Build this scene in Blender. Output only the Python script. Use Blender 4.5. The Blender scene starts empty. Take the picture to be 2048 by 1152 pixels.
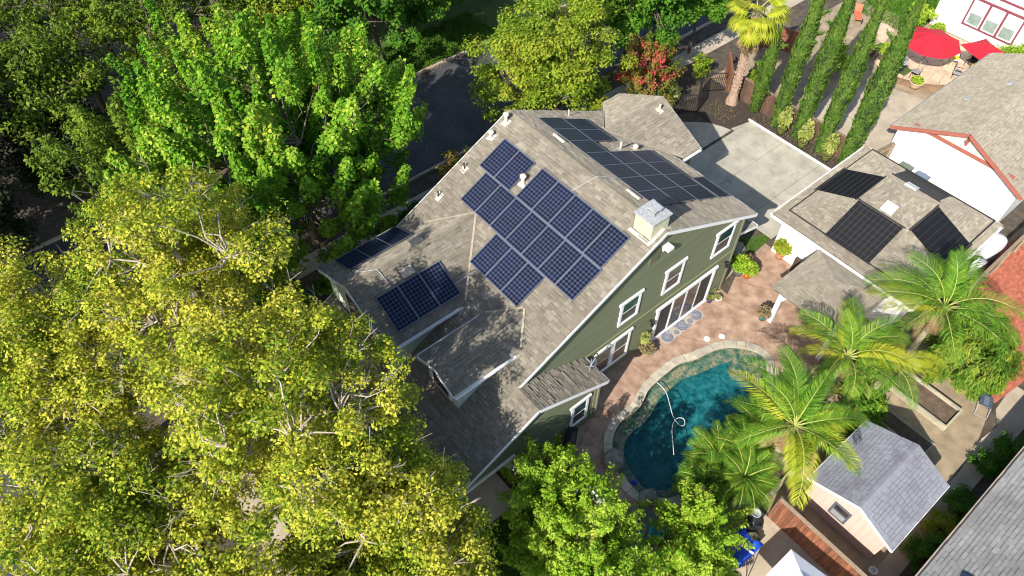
import bpy, bmesh, math, random
import numpy as np
from mathutils import Vector, Matrix
from mathutils.geometry import tessellate_polygon

R = math.radians
rng = np.random.default_rng(7)
random.seed(7)
scn = bpy.context.scene
COL = scn.collection

# ------------------------------------------------------------------ camera
CAM = np.array([-16.03, -10.65, 28.05])
yaw, pit = R(50.6), R(51.45)
cam = bpy.data.objects.new('camera', bpy.data.cameras.new('camera'))
COL.objects.link(cam)
cam.location = CAM
cam.data.sensor_width = 36.0
cam.data.lens = 1430.0 / 2048.0 * 36.0
cam.data.clip_end = 2000
fwd = Vector((math.cos(yaw) * math.cos(pit), math.sin(yaw) * math.cos(pit), -math.sin(pit)))
cam.rotation_euler = fwd.to_track_quat('-Z', 'Y').to_euler()
scn.camera = cam

# ------------------------------------------------------------------ sky, sun, exposure
SUN = Vector((-1.257, -0.396, 1.0)).normalized()
world = bpy.data.worlds.new('World')
scn.world = world
world.use_nodes = True
wn = world.node_tree
for n in list(wn.nodes):
    wn.nodes.remove(n)
sky = wn.nodes.new('ShaderNodeTexSky')
sky.sky_type = 'NISHITA'
sky.sun_disc = False
sky.sun_elevation = math.asin(SUN.z)
sky.sun_rotation = math.atan2(SUN.x, SUN.y)
bg = wn.nodes.new('ShaderNodeBackground')
bg.inputs[1].default_value = 0.125
wo = wn.nodes.new('ShaderNodeOutputWorld')
wn.links.new(sky.outputs[0], bg.inputs[0])
wn.links.new(bg.outputs[0], wo.inputs[0])
sl = bpy.data.lights.new('sun', 'SUN')
sl.energy = 5.0
sl.angle = R(0.53)
sl.color = (1.0, 0.94, 0.84)
sun = bpy.data.objects.new('sun', sl)
COL.objects.link(sun)
sun.rotation_euler = (-SUN).to_track_quat('-Z', 'Y').to_euler()
sun.location = (-30, -10, 40)
scn.view_settings.view_transform = 'Standard'
scn.view_settings.look = 'None'
scn.view_settings.exposure = 0.65
scn.view_settings.gamma = 1.0
scn.view_settings.use_curve_mapping = False
scn.render.engine = 'CYCLES'
scn.cycles.use_denoising = True
scn.cycles.filter_width = 1.1
scn.cycles.max_bounces = 6
scn.cycles.transparent_max_bounces = 12
scn.cycles.caustics_reflective = False
scn.cycles.caustics_refractive = False

# ------------------------------------------------------------------ materials
MATS = {}


def _nt(name):
    m = bpy.data.materials.new(name)
    m.use_nodes = True
    nt = m.node_tree
    for n in list(nt.nodes):
        nt.nodes.remove(n)
    out = nt.nodes.new('ShaderNodeOutputMaterial')
    return m, nt, out


def _mixc(nt, fac, a, b, blend='MIX'):
    n = nt.nodes.new('ShaderNodeMix')
    n.data_type = 'RGBA'
    n.blend_type = blend
    for sock, v in ((n.inputs[0], fac), (n.inputs[6], a), (n.inputs[7], b)):
        if hasattr(v, 'is_output'):
            nt.links.new(v, sock)
        elif isinstance(v, (int, float)):
            sock.default_value = v
        else:
            sock.default_value = (*v, 1) if len(v) == 3 else v
    return n.outputs[2]


def _noise(nt, scale, detail=4, rough=.55, stretch=None, kind='pos'):
    if kind == 'pos':
        g = nt.nodes.new('ShaderNodeNewGeometry').outputs['Position']
    else:
        g = nt.nodes.new('ShaderNodeTexCoord').outputs['Object']
    if stretch:
        mp = nt.nodes.new('ShaderNodeMapping')
        mp.inputs['Scale'].default_value = stretch
        nt.links.new(g, mp.inputs[0])
        g = mp.outputs[0]
    n = nt.nodes.new('ShaderNodeTexNoise')
    n.inputs['Scale'].default_value = scale
    n.inputs['Detail'].default_value = detail
    n.inputs['Roughness'].default_value = rough
    nt.links.new(g, n.inputs['Vector'])
    return n.outputs[0]


def _ramp(nt, fac, stops, interp='LINEAR'):
    r = nt.nodes.new('ShaderNodeValToRGB')
    r.color_ramp.interpolation = interp
    els = r.color_ramp.elements
    while len(els) < len(stops):
        els.new(.5)
    for e, (p, c) in zip(els, stops):
        e.position = p
        e.color = (*c, 1) if len(c) == 3 else c
    nt.links.new(fac, r.inputs[0])
    return r.outputs[0]


def _math(nt, op, a, b=None):
    n = nt.nodes.new('ShaderNodeMath')
    n.operation = op
    for i, v in enumerate((a, b)):
        if v is None:
            continue
        if hasattr(v, 'is_output'):
            nt.links.new(v, n.inputs[i])
        else:
            n.inputs[i].default_value = v
    return n.outputs[0]


def _island(nt):
    g = nt.nodes.new('ShaderNodeNewGeometry').outputs['Random Per Island']
    o = nt.nodes.new('ShaderNodeObjectInfo').outputs['Random']
    return _math(nt, 'FRACT', _math(nt, 'ADD', g, o))


def sc(c, k):
    return tuple(min(1, x * k) for x in c)


def M(name, c=(.5, .5, .5), rough=.8, var=.12, scale=3.0, bump=0.0, bscale=None, metal=0.0, spec=.4,
      c2=None, stretch=None, isl=0.0, detail=5, stain=None):
    """Procedural material: colour c varied by noise, optional second colour, per-piece variation and bump."""
    if name in MATS:
        return MATS[name]
    m, nt, out = _nt(name)
    p = nt.nodes.new('ShaderNodeBsdfPrincipled')
    p.inputs['Roughness'].default_value = rough
    p.inputs['Metallic'].default_value = metal
    p.inputs['Specular IOR Level'].default_value = spec
    nz = _noise(nt, scale, detail, stretch=stretch)
    lo, hi = sc(c, 1 - var), sc(c2 if c2 else c, 1 + var)
    col = _ramp(nt, nz, [(.32, lo), (.68, hi)])
    if stain:
        sn = _noise(nt, stain[1], 6, .65)
        f = _ramp(nt, sn, [(.5, (0, 0, 0)), (.7, (stain[2],) * 3)])
        col = _mixc(nt, f, col, stain[0])
    if isl:
        r = _ramp(nt, _island(nt), [(0, (1 - isl,) * 3), (1, (1 + isl,) * 3)])
        col = _mixc(nt, 1.0, col, r, 'MULTIPLY')
    nt.links.new(col, p.inputs['Base Color'])
    if bump:
        b = nt.nodes.new('ShaderNodeBump')
        b.inputs['Strength'].default_value = 1.0
        b.inputs['Distance'].default_value = bump
        nt.links.new(_noise(nt, bscale or scale * 8, 4, stretch=stretch), b.inputs['Height'])
        nt.links.new(b.outputs[0], p.inputs['Normal'])
    nt.links.new(p.outputs[0], out.inputs[0])
    MATS[name] = m
    return m


def leafmat(name, cols, trans=.35, rough=.6, patch=.35, spec=.15):
    """Leaves: each leaf takes one of several leaf colours, whole sprays lean to one or the other."""
    if name in MATS:
        return MATS[name]
    m, nt, out = _nt(name)
    r = _island(nt)
    nz = _noise(nt, patch, 2)
    nz2 = _ramp(nt, nz, [(.36, (0, 0, 0)), (.64, (1, 1, 1))])
    f = _math(nt, 'ADD', _math(nt, 'MULTIPLY', r, .6), _math(nt, 'MULTIPLY', nz2, .4))
    n = len(cols)
    col = _ramp(nt, f, [(i / (n - 1) * .8 + .1, c) for i, c in enumerate(cols)])
    p = nt.nodes.new('ShaderNodeBsdfPrincipled')
    p.inputs['Roughness'].default_value = rough
    p.inputs['Specular IOR Level'].default_value = spec
    nt.links.new(col, p.inputs['Base Color'])
    t = nt.nodes.new('ShaderNodeBsdfTranslucent')
    nt.links.new(col, t.inputs[0])
    mx = nt.nodes.new('ShaderNodeMixShader')
    mx.inputs[0].default_value = trans
    nt.links.new(p.outputs[0], mx.inputs[1])
    nt.links.new(t.outputs[0], mx.inputs[2])
    nt.links.new(mx.outputs[0], out.inputs[0])
    MATS[name] = m
    return m


def shinglemat(name, cols, weather=.10, stain=None):
    if name in MATS:
        return MATS[name]
    m, nt, out = _nt(name)
    p = nt.nodes.new('ShaderNodeBsdfPrincipled')
    p.inputs['Roughness'].default_value = .92
    p.inputs['Specular IOR Level'].default_value = .1
    p.inputs['Diffuse Roughness'].default_value = 1.0
    n = len(cols)
    col = _ramp(nt, _island(nt), [(i / n, c) for i, c in enumerate(cols)], 'CONSTANT')
    g = _ramp(nt, _noise(nt, 60, 3), [(.3, (.78,) * 3), (.7, (1.22,) * 3)])
    col = _mixc(nt, 1.0, col, g, 'MULTIPLY')
    w = _ramp(nt, _noise(nt, .55, 5), [(.35, (1 - weather,) * 3), (.65, (1 + weather * .5,) * 3)])
    col = _mixc(nt, 1.0, col, w, 'MULTIPLY')
    if stain:
        f = _ramp(nt, _noise(nt, stain[1], 6, .7), [(.5, (0, 0, 0)), (.68, (stain[2],) * 3)])
        col = _mixc(nt, f, col, stain[0])
    nt.links.new(col, p.inputs['Base Color'])
    nt.links.new(p.outputs[0], out.inputs[0])
    MATS[name] = m
    return m


def glassmat(name, c=(.03, .035, .04), rough=.06, var=.5):
    if name in MATS:
        return MATS[name]
    m, nt, out = _nt(name)
    p = nt.nodes.new('ShaderNodeBsdfPrincipled')
    p.inputs['Roughness'].default_value = rough
    p.inputs['Specular IOR Level'].default_value = .6
    nz = _noise(nt, 2.5, 2)
    nt.links.new(_ramp(nt, nz, [(.3, sc(c, 1 - var)), (.7, sc(c, 1 + var))]), p.inputs['Base Color'])
    nt.links.new(p.outputs[0], out.inputs[0])
    MATS[name] = m
    return m


m_shingle = shinglemat('roof_shingle', [(.205, .183, .145), (.225, .201, .159), (.248, .222, .177), (.215, .192, .152), (.275, .248, .200), (.190, .169, .133), (.238, .213, .169)])
m_shingle2 = shinglemat('neighbour_shingle', [(.21, .188, .150), (.23, .207, .165), (.26, .234, .188), (.245, .22, .176), (.22, .197, .157)])
m_shinglegrey = shinglemat('grey_shingle', [(.215, .215, .215), (.235, .235, .235), (.255, .255, .255), (.225, .225, .225)], .2)
m_shingleshed = shinglemat('shed_shingle', [(.190, .202, .232), (.202, .214, .246), (.196, .208, .239), (.212, .224, .257)], .15, ((.13, .12, .15), .9, .7))
m_cap = shinglemat('ridge_cap', [(.19, .170, .133), (.23, .205, .16), (.21, .187, .147)])
m_siding = M('olive_siding', (.150, .165, .098), .75, .10, 1.2, .002, 60, stretch=(.4, 3, 6), isl=.06)
m_white = M('white_trim', (.80, .80, .79), .5, .05, 4, isl=.02)
m_cream = M('cream_flashing', (.70, .60, .46), .7, .12, 5)
m_valley = M('valley_metal', (.36, .30, .225), .6, .15, 6)
m_chim = M('chimney_stucco', (.50, .49, .345), .85, .10, 3, .004, 80)
m_galv = M('galvanised', (.38, .39, .40), .5, .25, 9, metal=.1, spec=.4)
m_frame = M('panel_frame', (.13, .14, .165), .5, .05, 4, metal=.2)
m_dark = M('dark_metal', (.02, .02, .022), .5, .2, 6)
m_concrete = M('driveway_concrete', (.40, .375, .31), .9, .16, .9, .003, 40, stain=((.25, .23, .19), 1.3, .7), detail=9)
m_conc2 = M('walk_concrete', (.43, .36, .27), .9, .15, .9, .003, 40, stain=((.28, .23, .18), 1.1, .6))
m_patio = M('stamped_patio', (.31, .195, .135), .8, .20, 1.6, .006, 9, c2=(.40, .275, .20), stain=((.23, .13, .09), 2.3, .75), detail=8)
m_asphalt = M('asphalt', (.062, .062, .066), .9, .25, .8, .006, 50, stain=((.035, .035, .038), .7, .7), detail=9)
m_soil = M('garden_soil', (.085, .068, .050), 1, .4, 2.2, .03, 22)
m_dirt = M('pale_dirt', (.30, .235, .155), 1, .25, 1.5, .02, 20)
m_mulch = M('bark_mulch', (.052, .040, .032), 1, .5, 14, .03, 30)
m_lawn = M('lawn_soil', (.06, .10, .02), 1, .3, 4)
m_wood = M('weathered_wood', (.25, .19, .13), .85, .3, 3, .004, 30, stretch=(6, 6, .7), isl=.25)
m_redwood = M('redwood_boards', (.22, .085, .045), .8, .4, 3, .004, 30, stretch=(6, 6, .8), isl=.3)
m_darkwood = M('dark_fence_boards', (.115, .066, .044), .85, .35, 3, .004, 30, stretch=(6, 6, .8), isl=.3)
m_greywood = M('grey_deck_boards', (.20, .175, .15), .85, .25, 3, .004, 30, stretch=(.8, 6, 6), isl=.2)
m_barkpale = M('pale_bark', (.42, .36, .29), .9, .25, 6, .02, 25)
m_barkdark = M('brown_bark', (.13, .10, .075), .95, .3, 6, .02, 25)
m_stone = M('flagstone_coping', (.42, .38, .30), .85, .18, 3, .006, 16, isl=.16)
m_rock = M('boulder', (.23, .22, .18), .9, .35, 4, .04, 7)
m_flag = M('tan_flagstone', (.56, .42, .30), .85, .14, 3, .005, 16, isl=.14)
m_brick = M('red_brick_paver', (.42, .13, .075), .85, .2, 5, .004, 40, isl=.22)
m_plaster = M('pool_plaster', (.010, .13, .15), .8, .3, 1.4, .01, 30)
m_poolrock = M('pool_bench_stone', (.22, .20, .13), .85, .35, 9, .01, 20)
m_whiteplastic = M('white_plastic', (.82, .82, .80), .4, .03, 3)
m_terracotta = M('terracotta', (.55, .27, .15), .8, .1, 6)
m_orange = M('orange_glaze', (.70, .12, .02), .35, .08, 6)
m_teal = M('teal_glaze', (.02, .16, .17), .25, .2, 6)
m_blueglaze = M('blue_glaze', (.06, .05, .20), .25, .2, 6)
m_greypot = M('grey_pot', (.14, .14, .135), .6, .1, 6)
m_olivepot = M('olive_pot', (.13, .15, .035), .45, .1, 6)
m_redcloth = M('red_canvas', (.48, .012, .028), .85, .08, 2, isl=.04)
m_rust = M('rust_red_paint', (.32, .105, .075), .6, .08, 3)
m_maroon = M('maroon_trim', (.20, .05, .07), .6, .08, 3)
m_peach = M('peach_siding', (.60, .42, .35), .8, .06, 2, stretch=(1, 8, .5))
m_grille = M('grill_black', (.025, .025, .028), .35, .2, 5)
m_tarp = M('blue_tarp', (.012, .075, .52), .35, .2, 2.5, .02, 5)
m_turq = M('turquoise_plastic', (.02, .42, .48), .4, .1, 4)
m_rubber = M('black_rubber', (.007, .007, .009), .55, .25, 30, .004, 60, stretch=(1, 1, 1))
m_mesh = M('dusty_glass', (.015, .015, .018), .25, .2, 5)

# solar cell: dark blue mono cells with a mild per-cell tone
m_cell = M('solar_cell', (.0045, .0085, .030), .35, .35, .9, isl=.25, spec=.15)
m_back = M('panel_backsheet', (.18, .20, .26), .6, .05, 3, spec=.1)


def water_material():
    m, nt, out = _nt('pool_water')
    lw_ = nt.nodes.new('ShaderNodeLayerWeight')
    lw_.inputs[0].default_value = .5
    bump = nt.nodes.new('ShaderNodeBump')
    bump.inputs['Distance'].default_value = .05
    bump.inputs['Strength'].default_value = 1.0
    h = _noise(nt, 2.6, 3, .5)
    nt.links.new(h, bump.inputs['Height'])
    nt.links.new(bump.outputs[0], lw_.inputs[1])
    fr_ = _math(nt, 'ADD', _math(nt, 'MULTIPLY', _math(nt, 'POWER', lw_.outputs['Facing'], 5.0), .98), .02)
    # sunlight caustics painted in: a cell pattern lightens the water's tint, nothing refracts
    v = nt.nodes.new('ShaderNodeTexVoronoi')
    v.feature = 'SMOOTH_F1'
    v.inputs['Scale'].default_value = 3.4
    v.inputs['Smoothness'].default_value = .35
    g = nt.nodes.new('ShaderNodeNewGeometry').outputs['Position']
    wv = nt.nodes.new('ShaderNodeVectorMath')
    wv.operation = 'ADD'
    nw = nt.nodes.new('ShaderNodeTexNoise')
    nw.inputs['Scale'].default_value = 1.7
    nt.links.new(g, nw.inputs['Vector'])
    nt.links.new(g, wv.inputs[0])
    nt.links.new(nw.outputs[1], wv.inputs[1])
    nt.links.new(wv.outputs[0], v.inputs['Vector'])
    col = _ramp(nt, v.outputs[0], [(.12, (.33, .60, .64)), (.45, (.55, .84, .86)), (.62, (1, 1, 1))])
    tr = nt.nodes.new('ShaderNodeBsdfTransparent')
    nt.links.new(col, tr.inputs[0])
    gl = nt.nodes.new('ShaderNodeBsdfGlossy')
    gl.inputs['Roughness'].default_value = .03
    nt.links.new(bump.outputs[0], gl.inputs['Normal'])
    mx = nt.nodes.new('ShaderNodeMixShader')
    nt.links.new(fr_, mx.inputs[0])
    nt.links.new(tr.outputs[0], mx.inputs[1])
    nt.links.new(gl.outputs[0], mx.inputs[2])
    nt.links.new(mx.outputs[0], out.inputs[0])
    return m


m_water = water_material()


def rug_material():
    m, nt, out = _nt('patterned_rug')
    p = nt.nodes.new('ShaderNodeBsdfPrincipled')
    p.inputs['Roughness'].default_value = .95
    tc = nt.nodes.new('ShaderNodeTexCoord').outputs['Object']
    col = None
    cells = [((-1.0, .02), .27), ((-.45, -.08), .25), ((.05, .06), .30), ((.55, -.04), .27), ((1.02, .03), .28), ((-.72, .2), .13), ((.3, -.22), .13), ((.82, .22), .12), ((-.2, .24), .12)]
    base = (.36, .34, .31)
    pal = [[(.50, .47, .42), (.02, .03, .08), (.42, .40, .36), (.03, .05, .13), (.30, .31, .34), (.025, .04, .11)],
           [(.03, .05, .12), (.38, .35, .30), (.05, .08, .17), (.40, .33, .26), (.47, .44, .38), (.34, .27, .2)]]
    last = base
    for i, ((cx, cy), r) in enumerate(cells):
        d = nt.nodes.new('ShaderNodeVectorMath')
        d.operation = 'DISTANCE'
        nt.links.new(tc, d.inputs[0])
        d.inputs[1].default_value = (cx, cy, 0.012)
        f = _math(nt, 'DIVIDE', d.outputs['Value'], r)
        pc = pal[i % 2]
        ring = _ramp(nt, f, [(k / 6, pc[k]) for k in range(6)], 'CONSTANT')
        ins = _math(nt, 'LESS_THAN', f, 1.0)
        last = _mixc(nt, ins, last, ring)
    nt.links.new(last, p.inputs['Base Color'])
    nt.links.new(p.outputs[0], out.inputs[0])
    return m


m_rug = rug_material()

# leaf colours
m_lf_yellow = leafmat('leaf_yellow', [(.10, .20, .016), (.27, .35, .026), (.50, .51, .042), (.66, .60, .10)], .34)
m_lf_gum = leafmat('leaf_bright_green', [(.065, .19, .012), (.12, .30, .018), (.21, .40, .026), (.50, .58, .07)], .34, patch=.22)
m_lf_green = leafmat('leaf_green', [(.045, .14, .014), (.08, .21, .018), (.15, .29, .025)], .35)
m_lf_dark = leafmat('leaf_dark', [(.020, .032, .013), (.032, .048, .018), (.05, .065, .022)], .2)
m_lf_olive = leafmat('leaf_olive', [(.12, .22, .018), (.22, .33, .024), (.33, .41, .038), (.46, .46, .05)], .4)
m_lf_pepper = leafmat('leaf_pepper', [(.08, .14, .016), (.14, .22, .022), (.25, .33, .035)], .38)
m_lf_shrub = leafmat('leaf_shrub', [(.13, .28, .015), (.29, .46, .03), (.54, .62, .09)], .36, patch=.8)
m_lf_lime = leafmat('leaf_variegated', [(.18, .26, .03), (.36, .40, .10), (.50, .50, .20)], .35, patch=1.5)
m_lf_cyp = leafmat('leaf_cypress', [(.075, .155, .025), (.125, .225, .038), (.19, .29, .055)], .25, patch=1.2)
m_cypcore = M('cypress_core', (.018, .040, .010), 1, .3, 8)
m_lf_palm = leafmat('leaf_palm', [(.06, .17, .016), (.12, .27, .022), (.26, .40, .035)], .3, patch=.9)
m_lf_palmy = leafmat('leaf_palm_yellow', [(.24, .34, .02), (.42, .46, .03), (.58, .52, .05)], .3, patch=.9)
m_lf_pygmy = leafmat('leaf_pygmy_palm', [(.05, .14, .012), (.11, .24, .016), (.26, .36, .03)], .3, patch=.9)
m_lf_fan = leafmat('leaf_fan', [(.22, .30, .02), (.38, .42, .03), (.50, .46, .05)], .3, patch=1.2)
m_lf_dead = leafmat('leaf_dead', [(.26, .17, .09), (.38, .26, .13), (.45, .33, .18)], .2, patch=1.2)
m_lf_weep = leafmat('leaf_weeping', [(.05, .14, .014), (.10, .21, .018), (.19, .28, .03), (.34, .36, .05)], .3, patch=.9)
m_lf_grass = leafmat('leaf_grass', [(.05, .14, .012), (.085, .21, .016), (.13, .26, .02)], .3, patch=1.2)
m_lf_dry = leafmat('leaf_dry', [(.20, .15, .08), (.30, .23, .13), (.22, .20, .09)], .25, patch=2)
m_lf_red = leafmat('leaf_crape', [(.09, .16, .02), (.20, .19, .03), (.32, .17, .04)], .3, patch=.9)
m_fl_red = leafmat('petal_red', [(.58, .07, .08), (.72, .12, .13), (.60, .20, .10)], .3, patch=2)
m_fl_yel = leafmat('petal_yellow', [(.70, .42, .01), (.85, .60, .02), (.75, .20, .02)], .3, patch=2)
m_fl_white = leafmat('petal_white', [(.7, .68, .6), (.8, .78, .72)], .3)
m_rachis = M('palm_rachis', (.36, .40, .10), .6, .15, 4)
m_ptrunk = M('palm_trunk', (.33, .23, .17), .95, .3, 9, .03, 18)
m_ptrunk2 = M('palm_trunk_green', (.30, .27, .17), .9, .25, 8, .02, 18)

# ------------------------------------------------------------------ mesh helpers
OFF = {}


def _off(o):
    return OFF.get(o.name, np.zeros(3)) if o else np.zeros(3)


def tag(o, label=None, cat=None, group=None, kind=None):
    if label:
        o['label'] = label
    if cat:
        o['category'] = cat
    if group:
        o['group'] = group
    if kind:
        o['kind'] = kind
    return o


def root(name, loc, label, cat, group=None, rz=0.0):
    o = bpy.data.objects.new(name, None)
    COL.objects.link(o)
    o.empty_display_size = .2
    o.location = loc
    o.rotation_euler = (0, 0, rz)
    OFF[o.name] = np.array(loc, float)
    return tag(o, label, cat, group)


def meshdata(name, V, F, mat, smooth=False):
    me = bpy.data.meshes.new(name)
    V = np.asarray(V, np.float32)
    if isinstance(F, np.ndarray):
        n, k = F.shape
        me.vertices.add(len(V))
        me.vertices.foreach_set('co', V.ravel())
        me.loops.add(n * k)
        me.loops.foreach_set('vertex_index', F.astype(np.int32).ravel())
        me.polygons.add(n)
        me.polygons.foreach_set('loop_start', np.arange(0, n * k, k, dtype=np.int32))
        me.polygons.foreach_set('loop_total', np.full(n, k, np.int32))
        if smooth:
            me.polygons.foreach_set('use_smooth', np.ones(n, bool))
        me.update(calc_edges=True)
    else:
        me.from_pydata([tuple(map(float, v)) for v in V], [], [tuple(int(i) for i in f) for f in F])
        if smooth:
            me.polygons.foreach_set('use_smooth', np.ones(len(me.polygons), bool))
        me.update()
    if mat:
        me.materials.append(mat)
    return me


def obj(name, b, mat, parent=None, smooth=False, kind=None):
    """Link one mesh; b is a builder or (V, F) in world coordinates (local ones if the parent is a local prototype)."""
    V, F = (b.V, b.F) if isinstance(b, B) else b
    V = np.asarray(V, float).reshape(-1, 3)
    if parent is None:
        o0 = np.array([V[:, 0].mean(), V[:, 1].mean(), V[:, 2].min()])
    else:
        o0 = _off(parent)
    o = bpy.data.objects.new(name, meshdata(name, V - o0, F, mat, smooth))
    COL.objects.link(o)
    if parent is None:
        o.location = o0
    else:
        o.parent = parent
    OFF[o.name] = o0
    if kind:
        o['kind'] = kind
    return o


def inst(name, me, parent, mat4, kind=None):
    """A piece sharing mesh data; mat4 is its world matrix."""
    o = bpy.data.objects.new(name, me)
    COL.objects.link(o)
    if parent:
        o.parent = parent
        mat4 = Matrix.Translation(-Vector(_off(parent))) @ mat4
    o.matrix_local = mat4
    if kind:
        o['kind'] = kind
    return o


class B:
    def __init__(s):
        s.V, s.F = [], []

    def add(s, V, F):
        n = len(s.V)
        s.V += [tuple(v) for v in V]
        s.F += [tuple(i + n for i in f) for f in F]
        return s

    def box(s, x0, x1, y0, y1, z0, z1):
        return s.add([(x0, y0, z0), (x1, y0, z0), (x1, y1, z0), (x0, y1, z0), (x0, y0, z1), (x1, y0, z1), (x1, y1, z1), (x0, y1, z1)],
                     [(3, 2, 1, 0), (4, 5, 6, 7), (0, 1, 5, 4), (1, 2, 6, 5), (2, 3, 7, 6), (3, 0, 4, 7)])

    def obox(s, c, u, v, w, hu, hv, hw):
        c, u, v, w = (np.array(a, float) for a in (c, u, v, w))
        P = [c + a * hu * u + b_ * hv * v + d * hw * w for d in (-1, 1) for a, b_ in ((-1, -1), (1, -1), (1, 1), (-1, 1))]
        return s.add(P, [(3, 2, 1, 0), (4, 5, 6, 7), (0, 1, 5, 4), (1, 2, 6, 5), (2, 3, 7, 6), (3, 0, 4, 7)])

    def bar(s, a, b, w, h, up=(0, 0, 1)):
        a, b, up = np.array(a, float), np.array(b, float), np.array(up, float)
        d = b - a
        L = np.linalg.norm(d)
        d /= L
        side = np.cross(d, up)
        if np.linalg.norm(side) < 1e-6:
            side = np.array([1., 0, 0])
        side /= np.linalg.norm(side)
        u2 = np.cross(side, d)
        return s.obox((a + b) / 2, d, side, u2, L / 2, w / 2, h / 2)

    def prism(s, poly, z0, z1):
        n = len(poly)
        V = [(x, y, z0) for x, y in poly] + [(x, y, z1) for x, y in poly]
        F = [tuple(range(n - 1, -1, -1)), tuple(range(n, 2 * n))] + [(i, (i + 1) % n, n + (i + 1) % n, n + i) for i in range(n)]
        return s.add(V, F)

    def extr(s, pts, d):
        """Extrude a planar 3-D polygon along d."""
        n = len(pts)
        p = [np.array(q, float) for q in pts]
        q = [a + np.array(d, float) for a in p]
        return s.add(p + q, [tuple(range(n - 1, -1, -1)), tuple(range(n, 2 * n))] + [(i, (i + 1) % n, n + (i + 1) % n, n + i) for i in range(n)])

    def tube(s, pts, radii, n=6, cap=True):
        pts = [np.array(p, float) for p in pts]
        if isinstance(radii, (int, float)):
            radii = [radii] * len(pts)
        V, F = [], []
        ref = None
        for i, p in enumerate(pts):
            d = pts[min(i + 1, len(pts) - 1)] - pts[max(i - 1, 0)]
            d = d / (np.linalg.norm(d) + 1e-9)
            if ref is None:
                ref = np.array([0, 0, 1.]) if abs(d[2]) < .9 else np.array([1., 0, 0])
            a = np.cross(d, ref)
            a /= np.linalg.norm(a) + 1e-9
            b_ = np.cross(d, a)
            ref = np.cross(a, d)
            for k in range(n):
                t = 2 * math.pi * k / n
                V.append(p + radii[i] * (math.cos(t) * a + math.sin(t) * b_))
        for i in range(len(pts) - 1):
            for k in range(n):
                F.append((i * n + k, i * n + (k + 1) % n, (i + 1) * n + (k + 1) % n, (i + 1) * n + k))
        if cap:
            F.append(tuple(range(n - 1, -1, -1)))
            F.append(tuple((len(pts) - 1) * n + k for k in range(n)))
        return s.add(V, F)

    def lathe(s, prof, c=(0, 0, 0), n=20, cap=True, wob=0.0):
        V, F = [], []
        for r, z in prof:
            for k in range(n):
                t = 2 * math.pi * k / n
                rr = r * (1 + (random.uniform(-wob, wob) if wob else 0))
                V.append((c[0] + rr * math.cos(t), c[1] + rr * math.sin(t), c[2] + z))
        for i in range(len(prof) - 1):
            for k in range(n):
                F.append((i * n + k, i * n + (k + 1) % n, (i + 1) * n + (k + 1) % n, (i + 1) * n + k))
        if cap:
            F.append(tuple(range(n - 1, -1, -1)))
            F.append(tuple((len(prof) - 1) * n + k for k in range(n)))
        return s.add(V, F)


def sheet(name, outer, z, mat, holes=(), parent=None):
    loops = [[Vector((x, y, 0)) for x, y in outer]] + [[Vector((x, y, 0)) for x, y in h] for h in holes]
    V = [v for l in loops for v in l]
    F = tessellate_polygon(loops)
    Vn = [(v.x, v.y, z) for v in V]
    F2 = []
    for f in F:
        a, b_, c = (Vn[i] for i in f)
        if (b_[0] - a[0]) * (c[1] - a[1]) - (b_[1] - a[1]) * (c[0] - a[0]) < 0:
            f = (f[0], f[2], f[1])
        F2.append(f)
    return obj(name, (Vn, F2), mat, parent)


def ring(cx, cy, r, n=20, ry=None):
    return [(cx + r * math.cos(2 * math.pi * k / n), cy + (ry or r) * math.sin(2 * math.pi * k / n)) for k in range(n)]


def unit(a):
    a = np.asarray(a, float)
    return a / (np.linalg.norm(a, axis=-1, keepdims=True) + 1e-9)


# ------------------------------------------------------------------ shingled roof faces
TAB_W = [.17, .22, .27, .34]
EXPO = .14
_tabmesh = {}


def tab_geo(w, l, t):
    """One shingle tab in its plane: x along the course, y up the slope, z out; the butt end is proud.
    The second face is the darker granule band printed across the head of the tab."""
    m = l * .70
    tm = t * (1 - .65 * .70)
    return ([(0, 0, t), (w, 0, t), (w, m, tm), (0, m, tm), (w, l, t * .35), (0, l, t * .35), (0, 0, 0), (w, 0, 0), (w, l, 0), (0, l, 0)],
            [(0, 1, 2, 3), (3, 2, 4, 5), (6, 7, 1, 0), (7, 8, 4, 2, 1), (9, 6, 0, 3, 5)])


def band_of(mat):
    """The same granules, a darker blend."""
    nm = mat.name + '_band'
    if nm not in MATS:
        m = mat.copy()
        m.name = nm
        for n in m.node_tree.nodes:
            if n.type == 'VALTORGB' and n.color_ramp.interpolation == 'CONSTANT':
                for e in n.color_ramp.elements:
                    e.color = (*[c * .68 for c in e.color[:3]], 1)
        MATS[nm] = m
    return MATS[nm]


def clip_poly(P, poly):
    """Sutherland-Hodgman; both 2-D, clip polygon convex and counter-clockwise."""
    out = P
    n = len(poly)
    for i in range(n):
        a, b_ = poly[i], poly[(i + 1) % n]
        ex, ey = b_[0] - a[0], b_[1] - a[1]
        inp, out = out, []
        if not inp:
            return []
        for k in range(len(inp)):
            p, q = inp[k], inp[(k + 1) % len(inp)]
            sp = ex * (p[1] - a[1]) - ey * (p[0] - a[0])
            sq = ex * (q[1] - a[1]) - ey * (q[0] - a[0])
            if sp >= -1e-9:
                out.append(p)
            if (sp > 1e-9 and sq < -1e-9) or (sp < -1e-9 and sq > 1e-9):
                t = sp / (sp - sq)
                out.append((p[0] + t * (q[0] - p[0]), p[1] + t * (q[1] - p[1])))
    return out


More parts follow.
